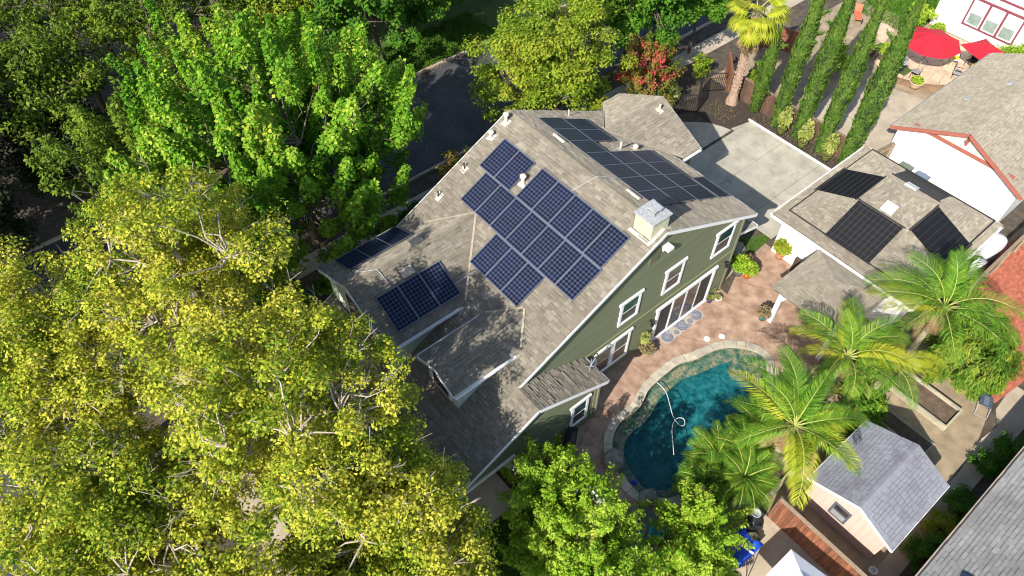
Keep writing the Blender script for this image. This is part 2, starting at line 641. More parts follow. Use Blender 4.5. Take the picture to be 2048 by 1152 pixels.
class Roof:
    """Collects tabs of all faces of one roof; the nearest 300 become pieces, the rest one joined part."""

    def __init__(s, roofobj, mat, keep=None, expo=EXPO, widths=None, thick=.024, gap=.005, bands=.42):
        s.gap, s.bands = gap, bands
        s.o, s.mat, s.keep, s.expo, s.thick = roofobj, mat, keep, expo, thick
        s.widths = widths or TAB_W
        s.full, s.b = [], B()

    def face(s, pts):
        """pts: convex planar polygon, counter-clockwise seen from outside."""
        P = [Vector(p) for p in pts]
        n = Vector((0, 0, 0))
        for i in range(len(P)):
            n += P[i].cross(P[(i + 1) % len(P)])
        n.normalize()
        up = (Vector((0, 0, 1)) - n * n.z).normalized()
        ax = up.cross(n).normalized()
        o = P[0]
        poly = [((p - o).dot(ax), (p - o).dot(up)) for p in P]
        area = sum(poly[i][0] * poly[(i + 1) % len(poly)][1] - poly[(i + 1) % len(poly)][0] * poly[i][1] for i in range(len(poly)))
        if area < 0:
            poly = poly[::-1]
        x0, x1 = min(p[0] for p in poly), max(p[0] for p in poly)
        y0, y1 = min(p[1] for p in poly), max(p[1] for p in poly)
        y = y0 - .02
        while y < y1:
            x = x0 - random.uniform(0, .4)
            while x < x1:
                w = random.choice(s.widths)
                t = random.choice([.4, .7, 1.0, 1.4]) * s.thick
                l = s.expo + .012
                g_ = s.gap
                rect = [(x + g_, y), (x + w - g_, y), (x + w - g_, y + l), (x + g_, y + l)]
                c = clip_poly(rect, poly)
                if len(c) >= 3:
                    ok = len(c) == 4 and all(abs(c[k][0] - rect[k][0]) + abs(c[k][1] - rect[k][1]) < 1e-6 for k in range(4))
                    if ok:
                        m4 = Matrix.Translation(o + ax * (x + g_) + up * y) @ Matrix((ax, up, n)).transposed().to_4x4()
                        s.full.append((m4, w - 2 * g_, t))
                    else:
                        top = [o + ax * a + up * b_ + n * (t * (1 - .65 * (b_ - y) / l)) for a, b_ in c]
                        bot = [o + ax * a + up * b_ for a, b_ in c]
                        k = len(c)
                        s.b.add(top + bot, [tuple(range(k))] + [(i + k, (i + 1) % k + k, (i + 1) % k, i) for i in range(k)])
                x += w
            y += s.expo

    def done(s, limit=300):
        def key(it):
            p = it[0].translation
            d = (Vector(CAM) - p).length
            return d + (0 if (s.keep is None or s.keep(p)) else 1000)
        s.full.sort(key=key)
        for m4, w, t in s.full[:limit]:
            bd = int(random.random() < s.bands)
            kk = (round(w, 3), round(t, 4), s.mat.name, bd)
            if kk not in _tabmesh:
                _tabmesh[kk] = meshdata('shingle', *tab_geo(w, s.expo + .012, t), s.mat)
                _tabmesh[kk].materials.append(band_of(s.mat))
                _tabmesh[kk].polygons[1].material_index = bd
            inst('shingle', _tabmesh[kk], s.o, m4)
        Vs, Fs = [np.asarray(s.b.V, float).reshape(-1, 3)], list(s.b.F)
        n = len(s.b.V)
        band = [0] * len(Fs)
        for m4, w, t in s.full[limit:]:
            V, F = tab_geo(w, s.expo + .012, t)
            A = np.array(m4)
            Vs.append(np.asarray(V) @ A[:3, :3].T + A[:3, 3])
            Fs += [tuple(i + n for i in f) for f in F]
            band += [0, int(random.random() < s.bands), 0, 0, 0]
            n += len(V)
        if n:
            fo = obj('shingle_field', (np.concatenate(Vs), Fs), s.mat, s.o, kind='stuff')
            fo.data.materials.append(band_of(s.mat))
            fo.data.polygons.foreach_set('material_index', band)


def caps(parent, a, b_, mat, w=.14, step=.19, left=(0, 1, 0), drop=.5):
    """Ridge or hip cap shingles from a to b."""
    a, b_ = Vector(a), Vector(b_)
    d = b_ - a
    n = max(1, int(d.length / step))
    d.normalize()
    sd = Vector((0, 0, 1)).cross(d).normalized()
    up = d.cross(sd).normalized()
    g = [(0, -w, -w * drop), (0, 0, 0), (0, w, -w * drop), (step * 1.1, -w, -w * drop - .008), (step * 1.1, 0, -.008), (step * 1.1, w, -w * drop - .008)]
    V, F = [], []
    me = meshdata('ridge_cap', [(x, y, z + .02) for x, y, z in g] + [(x, y, z - .005) for x, y, z in g],
                  [(0, 1, 4, 3), (1, 2, 5, 4), (6, 7, 1, 0), (7, 8, 2, 1), (3, 4, 10, 9), (4, 5, 11, 10)], mat)
    rot = Matrix((d, sd, up)).transposed().to_4x4()
    for i in range(n):
        inst('ridge_cap', me, parent, Matrix.Translation(a + d * (i * step) + up * .012) @ rot)

# ================================================================== THE SETTING
POOL = [(-4.05, -2.78), (-3.75, -2.47), (-3.22, -2.23), (-2.8, -2.13), (-2.29, -2.18), (-1.77, -2.20), (-1.3, -2.01), (-0.84, -1.80), (-0.19, -1.74), (0.53, -1.72), (1.25, -1.72), (1.7, -1.88), (2.1, -2.08), (2.88, -2.21), (3.6, -2.45), (4.18, -2.91), (4.54, -3.45), (4.68, -3.85), (4.60, -4.15), (4.25, -4.42), (3.96, -4.86), (3.09, -5.4), (1.94, -5.88), (0.04, -6.14), (-2.07, -6.23), (-3.74, -6.03), (-4.28, -5.5), (-4.6, -5.11), (-4.7, -4.68), (-4.62, -4.14), (-4.52, -3.59), (-4.28, -3.06)]


def smooth_loop(P, n):
    """Chaikin once, then resample to n points of equal spacing."""
    Q = []
    for i in range(len(P)):
        a, b_ = np.array(P[i]), np.array(P[(i + 1) % len(P)])
        Q += [a * .75 + b_ * .25, a * .25 + b_ * .75]
    Q = np.array(Q + [Q[0]])
    d = np.r_[0, np.cumsum(np.linalg.norm(np.diff(Q, axis=0), axis=1))]
    t = np.linspace(0, d[-1], n + 1)[:-1]
    return np.c_[np.interp(t, d, Q[:, 0]), np.interp(t, d, Q[:, 1])]


PL = smooth_loop(POOL, 120)


def offset_loop(L, d):
    n = len(L)
    T = np.roll(L, -1, 0) - np.roll(L, 1, 0)
    T /= np.linalg.norm(T, axis=1, keepdims=True)
    N = np.c_[T[:, 1], -T[:, 0]]
    c = L.mean(0)
    if ((L - c) * N).sum() < 0:
        N = -N
    O = L + N * d
    for _ in range(3):
        O = (np.roll(O, 1, 0) + 2 * O + np.roll(O, -1, 0)) / 4
    return O


PO = offset_loop(PL, .38)
hole = [tuple(p) for p in offset_loop(PL, .12)]

tag(sheet('ground', [(-200, -200), (250, -200), (250, 250), (-200, 250)], -.03, m_soil, [hole]), kind='structure')
tag(sheet('street', [(-60, 16.4), (16, 16.4), (60, 16.4), (60, 24.4), (-60, 24.4)], -.02, m_asphalt), kind='structure')
tag(sheet('side_street', [(-45, -40), (-19.6, -40), (-19.6, 12.2), (-18.6, 15.0), (-16.5, 16.396), (-45, 16.396)], -.018, m_asphalt), kind='structure')


def kerb(name, pts, w=.16):
    b = B()
    for p, q in zip(pts[:-1], pts[1:]):
        b.bar((p[0], p[1], .04), (q[0], q[1], .04), w, .16)
    o = obj(name, b, m_conc2)
    return tag(o, kind='structure')


kerb('near_kerb', [(-16.3, 16.3), (10, 16.32), (40, 16.32)])
kerb('far_kerb', [(-60, 24.5), (10, 24.48), (60, 24.5)])
kerb('corner_kerb', [(-19.5, -40), (-19.5, 12.2), (-18.5, 14.9), (-16.4, 16.28)])


def slabs(name, x0, x1, y0, y1, nx, ny, mat, z=.02, gap=.012, thick=.06):
    """A walk of separate concrete slabs with open joints."""
    base = sheet(name, [(x0, y0), (x1, y0), (x1, y1), (x0, y1)], z - .03, m_soil)
    tag(base, kind='structure')
    dx, dy = (x1 - x0) / nx, (y1 - y0) / ny
    me = meshdata('concrete_slab', *(lambda b: (b.V, b.F))(B().box(gap, dx - gap, gap, dy - gap, -thick, 0)), mat)
    for i in range(nx):
        for j in range(ny):
            inst('concrete_slab', me, base, Matrix.Translation((x0 + i * dx, y0 + j * dy, z)))
    return base


slabs('street_sidewalk', -13, 35, 13.9, 15.1, 32, 1, m_conc2)
slabs('corner_sidewalk', -17.6, -16.4, -25, 13, 1, 25, m_conc2)

# driveway: large slabs with tooled joints and a slab that curves into the planting bed
drv = sheet('driveway', [(6.3, .2), (17.8, .2), (17.8, 7.5), (16.2, 7.9), (15.8, 9.6), (12, 10.2), (6.3, 10.2)], -.008, m_soil)
tag(drv, kind='structure')
for (x0, x1, y0, y1) in ((8.75, 11.6, 2.32, 4.9), (11.62, 17.8, 2.32, 4.9), (8.75, 11.6, 4.92, 7.62), (11.62, 17.8, 4.92, 7.45), (10.9, 14.9, .45, 2.3), (14.92, 17.8, .45, 2.3), (8.75, 10.88, 1.7, 2.3)):
    obj('concrete_slab', B().box(x0, x1, y0, y1, -.05, .02), m_concrete, drv)
obj('concrete_slab', B().prism([(8.75, 7.64), (16.25, 7.64), (16.05, 8.3), (15.7, 9.0), (15.2, 9.5), (14.6, 10.0), (8.75, 10.2)], -.05, .02), m_concrete, drv)
obj('concrete_slab', B().prism([(16.4, 7.47), (17.75, 7.47), (17.0, 7.6), (16.4, 7.75)], -.05, .02), m_concrete, drv)
obj('edging_strip', B().box(17.82, 17.9, .5, 7.6, -.03, .10), m_white, drv)
tag(sheet('planting_bed', [(17.9, .4), (19.0, .4), (19.0, 10.2), (18.2, 11.3), (15.9, 10.3), (15.75, 9.2), (16.2, 8.2), (16.35, 7.72), (17.9, 7.5)], .012, m_mulch), kind='structure')

# back patio with the pool cut out of it
tag(sheet('patio', [(-7.4, -1.2), (-3.75, -1.2), (-3.75, .03), (6.2, .03), (6.2, -.5), (8.3, .35), (10.4, .45), (10.4, -7.3), (5.6, -7.0), (4.9, -6.2), (4.0, -6.4), (-1, -6.9), (-3.5, -7.1), (-6.5, -7.2), (-7.6, -4.6)], .0, m_patio, [hole]), kind='structure')
for (a, c) in (((5.6, -.1), (6.3, -2.4)), ((2.5, -.7), (3.1, -1.7)), ((7.3, -.4), (9.8, -4.6)), ((-.4, -.2), (-.2, -1.25))):
    jo = obj('patio_joint', B().bar((*a, .0015), (*c, .0015), .02, .004), M('joint_sand', (.20, .10, .065), 1, .2, 9), None)
    tag(jo, kind='structure')
tag(sheet('porch_slab', [(6.21, .04), (8.3, .40), (8.3, .75), (7.3, 3.9), (6.21, 3.9)], .012, m_conc2), kind='structure')
tag(sheet('front_porch_floor', [(-11.9, -2.1), (-8.6, -2.1), (-8.6, 8.5), (-11.9, 8.5)], .03, m_conc2), kind='structure')
tag(sheet('side_lawn', [(8.36, .44), (10.85, .46), (10.85, .9), (9.6, 1.6), (8.72, 1.66), (8.36, 1.2)], .006, m_lawn), kind='structure')
tag(sheet('back_lawn', [(-13.5, -7.5), (-8.2, -7.5), (-8.2, -1.6), (-8.6, -2.12), (-13.5, -2.12)], .0, m_lawn), kind='structure')
tag(sheet('verge_lawn', [(-16, 24.6), (40, 24.6), (40, 34), (-16, 34)], .0, m_lawn), kind='structure')
tag(sheet('dirt_yard', [(4.2, -7.2), (10.4, -7.35), (13.0, -8.2), (12.5, -10.0), (10.4, -12.0), (8.0, -12.6), (3.0, -12.9), (-1.2, -13.3), (-1.2, -8.4), (1.5, -7.0)], -.006, m_dirt), kind='structure')
tag(sheet('side_walk', [(12.2, -12.1), (10.3, -12.25), (9.6, -12.7), (8.3, -12.55), (6.4, -12.75), (4.2, -12.75), (-6, -12.9), (-6, -13.5), (12.2, -13.5)], .004, m_conc2), kind='structure')
tag(sheet('lower_patio', [(-7.5, -7.0), (-1.36, -7.6), (-1.36, -16), (-7.5, -16)], -.004, m_conc2), kind='structure')
tag(sheet('neighbour_driveway', [(19.3, -2.2), (19.3, 5.4), (24.2, 6.0), (27.3, 4.8), (28.0, 2.2), (28.0, .2), (20.0, .2)], .004, m_conc2), kind='structure')
tag(sheet('neighbour_path', [(20.2, 6.4), (24.2, 6.2), (33.0, 9.6), (35.6, 9.6), (35.6, 8.2), (31.8, 6.4), (27.2, 5.2), (24.2, 6.1), (20.2, 5.6)], .008, m_dirt), kind='structure')
tag(sheet('neighbour_yard', [(19.4, -2.4), (36.4, -2.4), (36.4, 12), (19.4, 12)], -.012, m_dirt), kind='structure')
tag(sheet('neighbour_lawn', [(33.5, 6.4), (60, 6.4), (60, 22), (36, 12)], .0, m_lawn), kind='structure')

# brick path, one paver at a time in a running bond (too fine to single out)
bp = sheet('brick_path', [(10.55, -12.05), (12.4, -12.3), (24, -12.3), (24, -7.6), (18.6, -7.5), (15.6, -7.9), (13.2, -8.4), (12.7, -9.9)], -.002, m_dirt)
tag(bp, kind='structure')
bb = B()
bpoly = [(10.55, -12.05), (12.4, -12.3), (22, -12.3), (22, -7.9), (18.6, -7.5), (15.6, -7.9), (13.2, -8.4)]
for j in range(48):
    y = -12.3 + j * .105
    for i in range(60):
        x = 10.4 + i * .21 + (.105 if j % 2 else 0)
        c = clip_poly([(x, y), (x + .2, y), (x + .2, y + .095), (x, y + .095)], bpoly)
        if len(c) >= 3:
            zt = .02 + random.uniform(0, .006)
            n = len(c)
            bb.add([(a, d, zt) for a, d in c] + [(a, d, -.002) for a, d in c], [tuple(range(n))] + [(i2 + n, (i2 + 1) % n + n, (i2 + 1) % n, i2) for i2 in range(n)])
obj('brick_field', bb, m_brick, bp, kind='stuff')

# ------------------------------------------------------------------ pool
pool = root('swimming_pool', (0, -4, -1.6), 'freeform swimming pool with dark teal water and flagstone coping', 'pool')
n = len(PL)
V, F = [], []
inn = offset_loop(PL, -.55)
for L, z in ((offset_loop(PL, .05), -.005), (PL, -.06), (PL, -.42), (inn, -.46)):
    V += [(x, y, z) for x, y in L]
for r in range(3):
    F += [(r * n + i, r * n + (i + 1) % n, (r + 1) * n + (i + 1) % n, (r + 1) * n + i) for i in range(n)]
obj('bench', (V, [f[::-1] for f in F]), m_poolrock, pool)
V, F = [], []
deep = offset_loop(PL, -.85)
for L, z in ((inn, -.46), (offset_loop(PL, -.62), -1.05), (deep, -1.25)):
    V += [(x, y, z) for x, y in L]
for r in range(2):
    F += [(r * n + i, r * n + (i + 1) % n, (r + 1) * n + (i + 1) % n, (r + 1) * n + i) for i in range(n)]
c0 = len(V)
V.append((-.3, -4.0, -1.65))
F += [(2 * n + i, 2 * n + (i + 1) % n, c0) for i in range(n)]
obj('basin', (V, [f[::-1] for f in F]), m_plaster, pool, smooth=True)
obj('shelf', B().prism(ring(4.0, -3.55, .85, 24, .62), -.9, -.2), m_poolrock, pool)
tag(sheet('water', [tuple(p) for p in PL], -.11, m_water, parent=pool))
# coping stones, each its own piece
i = 0
k = 0
while i < n:
    step = random.choice([2, 2, 3, 3])
    j = min(i + step, n)
    idx = [q % n for q in range(i, j + 1)]
    inner = [PL[q] + (PO[q] - PL[q]) * -.06 for q in idx]
    outer = [PO[q] + (PO[q] - PL[q]) * random.uniform(-.06, .06) for q in idx]
    def shr(P, c, f):
        return [tuple(c + (p - c) * f) for p in P]
    allp = inner + outer[::-1]
    c = np.mean(allp, 0)
    if not (c[0] < -4.3 and -4.0 < c[1] < -2.75):
        st = obj('coping_stone', B().prism(shr(allp, c, .965), -.06, .035 + random.uniform(0, .012)), m_stone, pool)
    i = j
# two darker stone treads by the shaded corner
for (y0, dy) in ((-5.2, .0), (-5.75, .05)):
    obj('stone_tread', B().prism([(-6.4, y0 - .1), (-4.95, y0 - .05 + dy), (-4.6, y0 - .5), (-6.3, y0 - .62)], 0, .05 + dy), M('grey_flag', (.20, .19, .17), .9, .2, 3, .006, 14), pool)


def boulder(loc, r, label, seed, sq=(1, 1, .8)):
    bm = bmesh.new()
    bmesh.ops.create_icosphere(bm, subdivisions=3, radius=1)
    rs = np.random.default_rng(seed)
    pl = [(unit(rs.normal(size=3)), rs.uniform(.62, .85)) for _ in range(9)]
    for v in bm.verts:
        p = np.array(v.co)
        for nn, d in pl:
            e = p @ nn - d
            if e > 0:
                p = p - nn * e * .92
        p *= 1 + .02 * rs.normal()
        v.co = Vector((p[0] * r * sq[0], p[1] * r * sq[1], p[2] * r * sq[2]))
    V = np.array([v.co[:] for v in bm.verts])
    F = [[v.index for v in f.verts] for f in bm.faces]
    bm.free()
    V[:, 2] -= V[:, 2].min() + .12
    o = obj('boulder', (V + np.array(loc), F), m_rock)
    return tag(o, label, 'boulder', 'boulders at the pool edge')


boulder((-4.45, -3.25, 0), .52, 'grey boulder at the pool edge nearest the house wall', 3)
boulder((-4.62, -5.3, 0), .45, 'brownish boulder at the bottom end of the pool beside the stone treads', 5, (1.1, .9, .8))
boulder((8.8, 1.05, 0), .55, 'pale rounded boulder on the small lawn by the porch', 9, (1, .9, .55))
hp = [(-0.19, -1.66), (-0.18, -2.02), (-0.28, -2.46), (-0.59, -2.93), (-0.92, -3.46), (-0.99, -3.9), (-0.82, -4.0), (-0.63, -3.8), (-0.77, -3.6), (-1.09, -3.62), (-1.43, -3.83), (-1.84, -4.26), (-2.24, -4.68)]


def spline(P, k=6):
    P = [np.array(p, float) for p in P]
    out = []
    for i in range(len(P) - 1):
        p0, p1, p2, p3 = P[max(i - 1, 0)], P[i], P[i + 1], P[min(i + 2, len(P) - 1)]
        for t in np.linspace(0, 1, k, endpoint=False):
            out.append(.5 * ((2 * p1) + (-p0 + p2) * t + (2 * p0 - 5 * p1 + 4 * p2 - p3) * t * t + (-p0 + 3 * p1 - 3 * p2 + p3) * t ** 3))
    return out + [P[-1]]


tag(obj('pool_hose', B().tube([(x, y, -.10 + .012 * math.sin(3 * x + 5 * y)) for x, y in spline(hp)], .018, 6), M('hose_white', (.62, .64, .64), .5, .1, 4), None, True), 'white cleaner hose floating in a loop on the pool', 'hose')
tag(obj('pool_float', B().lathe([(.02, 0), (.09, .03), (.12, .09), (.09, .16), (.02, .19)], (-4.42, -4.5, -.15), 14), M('blue_float', (.02, .05, .55), .4, .05, 3), None, True), 'round blue chlorine float in the dark corner of the pool', 'float')
for (x, y, l) in ((3.34, -1.64, 'white round skimmer lid set in the patio nearer the sliding door'), (4.0, -2.0, 'white round skimmer lid set in the patio nearer the gazebo')):
    tag(obj('skimmer_lid', B().lathe([(.15, 0), (.15, .012), (.12, .016), (.02, .016)], (x, y, .001), 18), m_whiteplastic), l, 'skimmer lid', 'skimmer lids in the patio')

# ================================================================== THE HOUSE
RZ, SL = 8.55, .5
house = root('house', (0, 4, 0), 'large olive green two storey house with solar panels on its tan shingle roof', 'house')


def rz(x):
    return RZ - SL * abs(x)


walls = B()
walls.extr([(-9.3, .02, 0), (6.2, .02, 0), (6.2, .02, rz(6.2) - .15), (0, .02, RZ - .15), (-9.3, .02, rz(9.3) - .15)], (0, 8.75, 0))
wall = obj('wall', walls, m_siding, house)
wb = obj('wall', B().extr([(-8.2, -1.18, 0), (-3.75, -1.18, 0), (-3.75, -1.18, 3.08), (-7.2, -1.18, 4.8), (-8.2, -1.18, 4.3)], (0, 1.18, 0)), m_siding, house)
wp = obj('wall', B().extr([(-11.2, -1.18, 2.25), (-8.2, -1.18, 2.25), (-8.2, -1.18, 4.3), (-11.2, -1.18, 2.8)], (0, .14, 0)), m_siding, house)
obj('porch_beam', B().box(-11.3, -8.15, -1.26, -1.0, 2.06, 2.25), m_white, house)
obj('porch_post', B().box(-11.3, -11.1, -1.26, -1.06, 0.03, 2.06).box(-11.36, -11.04, -1.32, -1.0, .03, .3), m_white, house)
obj('wall', B().extr([(5.0, 4.7, 0), (5.0, 9.8, 0), (5.0, 9.8, 5.0), (5.0, 7.25, 6.28), (5.0, 4.7, 5.0)], (3.05, 0, 0)), m_siding, house)
m_front = M('pale_green_trim', (.42, .50, .42), .7, .08, 3)
obj('wall', B().extr([(-9.85, 4.15, 2.6), (-9.85, 9.05, 2.6), (-9.85, 9.05, 5.3), (-9.85, 6.6, 6.5), (-9.85, 4.15, 5.3)], (5.5, 0, 0)), m_front, house)
obj('wall', B().extr([(-9.15, .95, 3.6), (-9.15, 2.8, 3.6), (-9.15, 2.8, 5.42), (-9.15, 1.87, 5.88), (-9.15, .95, 5.42)], (4.0, 0, 0)), m_front, house)
# windows of the front gables (seen edge on through the foliage)
for (x, y0, y1, z0, z1) in ((-9.86, 5.6, 7.4, 4.0, 5.4), (-9.16, 1.4, 2.35, 4.3, 5.3)):
    w = obj('window', B().box(x - .06, x, y0 - .12, y1 + .12, z0 - .12, z1 + .12), m_white, house)
    obj('pane', B().box(x - .075, x - .055, y0, y1, z0, z1), glassmat('window_glass'), w)


def boards(parent, y, z0, z1, lim, h=.165):
    z = z0
    while z < z1 - .03:
        x0, x1 = lim(z + h * .5)
        x0b, x1b = lim(z)
        x0t, x1t = lim(z + h)
        if x1t - x0t > .1:
            yb, yt = y - .022, y - .006
            obj('siding_board', ([(x0b, yb, z), (x1b, yb, z), (x1t, yt, z + h), (x0t, yt, z + h), (x0b, y, z), (x1b, y, z), (x1t, y, z + h), (x0t, y, z + h)],
                                 [(0, 1, 2, 3), (4, 0, 3, 7), (1, 5, 6, 2), (5, 4, 7, 6), (4, 5, 1, 0), (3, 2, 6, 7)]), m_siding, parent)
        z += h


boards(wall, .02, .12, 2.93, lambda z: (-3.75, 6.2))
boards(wall, .02, 3.0, RZ - .2, lambda z: (max(-(RZ - .18 - z) / SL, -7.2), min((RZ - .18 - z) / SL, 6.2)))
boards(wb, -1.18, .12, 2.2, lambda z: (-8.2, -3.75))
boards(wb, -1.18, 2.26, 4.8, lambda z: (max(-11.2, -7.2 - (4.78 - z) / SL), min(-3.75, -7.2 + (4.78 - z) / SL)))
obj('belt_trim', B().box(-3.6, 6.22, -.035, .02, 2.93, 3.0), M('belt_green', (.22, .24, .11), .7, .06, 3), house)
obj('corner_board', B().box(6.1, 6.24, -.03, .1, .05, 5.35), M('corner_green', (.20, .20, .13), .7, .06, 3), house)
obj('corner_board', B().box(-3.86, -3.72, -1.23, -1.1, .05, 3.0), MATS['corner_green'], house)


def rakes(parent, pts, w=.15, t=.035, mat=None):
    for a, c in pts:
        obj('fascia', B().bar(a, c, t, w), mat or m_white, parent)


roof = obj('roof', B(), m_shingle, house) if False else None


def slab_face(b, pts, th=.13, drop=.004):
    P = [Vector(p) for p in pts]
    nn = (P[1] - P[0]).cross(P[2] - P[0]).normalized()
    if nn.z < 0:
        nn = -nn
    b.extr([p - nn * (th + drop) for p in P], nn * th)


FACES = {
    'mainL': [(0, -.25, RZ), (0, 9.1, RZ), (-11.6, 9.1, rz(11.6)), (-11.6, -.25, rz(11.6))],
    'mainR': [(6.6, -.25, rz(6.6)), (6.6, 9.1, rz(6.6)), (0, 9.1, RZ), (0, -.25, RZ)],
    'bumpL': [(-7.2, -1.45, 4.95), (-7.2, -.25, 4.95), (-11.6, -.25, 2.75), (-11.6, -1.45, 2.75)],
    'bumpR': [(-3.45, -1.45, 3.075), (-3.45, 0.0, 3.075), (-7.2, 0.0, 4.95), (-7.2, -1.45, 4.95)],
    'wingRn': [(8.3, 4.45, 5.02), (8.3, 7.25, 6.42), (4.26, 7.25, 6.42), (7.06, 4.45, 5.02)],
    'wingRf': [(8.3, 7.25, 6.42), (8.3, 10.05, 5.02), (7.06, 10.05, 5.02), (4.26, 7.25, 6.42)],
    'wingLn': [(-6.45, 3.95, 5.325), (-3.8, 6.6, 6.65), (-10.1, 6.6, 6.65), (-10.1, 3.95, 5.325)],
    'wingLf': [(-3.8, 6.6, 6.65), (-6.45, 9.25, 5.325), (-10.1, 9.25, 5.325), (-10.1, 6.6, 6.65)],
    'dormN': [(-6.23, .74, 5.435), (-5.1, 1.87, 6.0), (-9.4, 1.87, 6.0), (-9.4, .74, 5.435)],
    'dormF': [(-5.1, 1.87, 6.0), (-6.23, 3.0, 5.435), (-9.4, 3.0, 5.435), (-9.4, 1.87, 6.0)],
    'porch': [(8.35, .32, 2.85), (8.35, 4.2, 2.85), (6.22, 4.2, 3.5), (6.22, .32, 3.5)],
}
rb = B()
for kf, f in FACES.items():
    slab_face(rb, f)
roof = obj('roof', rb, M('roof_felt', (.07, .06, .05), .95, .2, 4), house)


def roof_free(p):
    if p.x > 0:
        return False
    under = (-5.4 < p.x < -.95 and .5 < p.y < 8.5)
    return p.x > -7.5 and not under and p.y < 3.5 and not (p.x < -5 and p.y > .7)


RS = Roof(roof, m_shingle, roof_free)
for f in FACES.values():
    RS.face(f)
RS.done()
for a, c in (((0, 9.1, RZ), (0, .95, RZ)), ((-10.1, 6.6, 6.65), (-4.0, 6.6, 6.65)), ((-9.4, 1.87, 6.0), (-5.3, 1.87, 6.0)),
             ((8.3, 7.25, 6.42), (4.4, 7.25, 6.42)), ((-7.2, -1.45, 4.95), (-7.2, -.1, 4.95))):
    caps(roof, a, c, m_cap)
# valleys
for a, c in (((-3.85, 6.6, 6.66), (-6.4, 9.1, 5.40)), ((-3.85, 6.55, 6.66), (-6.4, 4.0, 5.385)), ((-5.15, 1.9, 6.02), (-6.2, 2.95, 5.49)), ((-5.15, 1.84, 6.02), (-6.2, .8, 5.49)),
             ((4.4, 7.1, 6.39), (6.6, 4.9, 5.27)), ((4.35, 7.4, 6.41), (6.1, 9.1, 5.53))):
    obj('valley_flashing', B().bar((a[0], a[1], a[2] + .015), (c[0], c[1], c[2] + .015), .085, .03), m_valley, roof)
# fascia and gutters
rake = []
for y in (-.27,):
    rake += [((0, y, RZ - .09), (6.62, y, rz(6.62) - .09)), ((0, y, RZ - .09), (-7.2, y, 4.95 - .09))]
rake += [((-7.2, -1.47, 4.86), (-11.6, -1.47, 2.66)), ((-7.2, -1.47, 4.86), (-3.43, -1.47, 2.985)), ((0, 9.12, RZ - .09), (6.6, 9.12, rz(6.6) - .09)), ((0, 9.12, RZ - .09), (-11.6, 9.12, 2.66)),
         ((-10.12, 6.6, 6.55), (-10.12, 3.95, 5.225)), ((-10.12, 6.6, 6.55), (-10.12, 9.25, 5.225)), ((-9.42, 1.87, 5.9), (-9.42, .74, 5.335)), ((-9.42, 1.87, 5.9), (-9.42, 3.0, 5.335)),
         ((8.32, 7.25, 6.32), (8.32, 4.45, 4.92)), ((8.32, 7.25, 6.32), (8.32, 10.05, 4.92)), ((8.37, .30, 2.78), (6.25, .30, 3.43))]
rakes(roof, rake)


def gutter(parent, a, c, out, z, mat=None):
    a, c, o = np.array([*a, z]), np.array([*c, z]), np.array([*out, 0.])
    b = B()
    b.bar(a + o * .05, c + o * .05, .10, .02)
    b.bar(a + o * .10 + [0, 0, .045], c + o * .10 + [0, 0, .045], .012, .10)
    b.bar(a + o * .004 + [0, 0, .045], c + o * .004 + [0, 0, .045], .012, .10)
    return obj('gutter', b, mat or m_white, parent)


gutter(roof, (6.6, -.25), (6.6, 4.6), (1, 0), 5.10)
gutter(roof, (-3.45, -1.45), (-3.45, -.02), (1, 0), 2.93)
gutter(roof, (7.0, 4.45), (8.3, 4.45), (0, -1), 4.88)
gutter(roof, (-10.1, 3.95), (-6.4, 3.95), (0, -1), 5.18)
gutter(roof, (-9.4, .74), (-6.2, .74), (0, -1), 5.29)
gutter(roof, (-11.6, 9.1), (-11.6, -1.45), (-1, 0), 2.6)
gutter(roof, (8.35, .32), (8.35, 4.2), (1, 0), 2.72)
gutter(roof, (-9.4, 3.0), (-6.2, 3.0), (0, 1), 5.29)
obj('downspout', B().box(6.26, 6.34, .06, .14, .1, 5.15).bar((6.3, .1, 5.12), (6.62, .1, 5.2), .07, .07), m_white, house)
obj('downspout', B().box(-3.72, -3.64, -1.3, -1.22, .1, 2.9), MATS['corner_green'], house)
# porch post and its base
pp = obj('porch_post', B().box(7.6, 7.82, .75, .97, .05, 2.9), M('pale_blue_paint', (.52, .56, .62), .6, .05, 3), house)
obj('post_base', B().box(7.5, 7.92, .65, 1.07, .012, .32), MATS['pale_blue_paint'], pp)


def window(x0, x1, z0, z1, y, nsash=1, head=.1):
    """Double hung window in white trim: head casing wider than the jambs, sill, sashes, panes."""
    t = .115
    b = B()
    b.box(x0, x0 + t, y - .06, y, z0 + t, z1 - t).box(x1 - t, x1, y - .06, y, z0 + t, z1 - t)
    b.box(x0, x1, y - .062, y, z0, z0 + t)
    b.box(x0 - head, x1 + head, y - .075, y, z1 - t, z1 + .02)
    w = obj('window', b, m_white, house)
    wx = (x1 - x0 - 2 * t)
    each = wx / nsash
    for k in range(nsash):
        a, c = x0 + t + k * each, x0 + t + (k + 1) * each
        if nsash > 1:
            a, c = a + (.11 if k else 0), c - (0 if k == nsash - 1 else .11)
            if k:
                obj('mullion', B().box(a - .22, a, y - .055, y, z0 + t, z1 - t), m_white, w)
        zm = (z0 + z1) / 2
        f = B()
        s_ = .04
        for (za, zb, yy) in ((zm, z1 - t, y - .03), (z0 + t, zm + .02, y - .015)):
            f.box(a, a + s_, yy - .02, yy, za, zb).box(c - s_, c, yy - .02, yy, za, zb).box(a, c, yy - .021, yy, za, za + s_).box(a, c, yy - .021, yy, zb - s_, zb)
        obj('sash', f, m_whiteplastic, w)
        obj('pane', B().box(a + s_, c - s_, y - .045, y - .036, zm + s_, z1 - t - s_), glassmat('upper_glass', (.022, .06, .052), .05), w)
        obj('pane', B().box(a + s_, c - s_, y - .024, y - .018, z0 + t + s_, zm - .02), glassmat('lower_glass', (.035, .033, .036), .3), w)
    return w


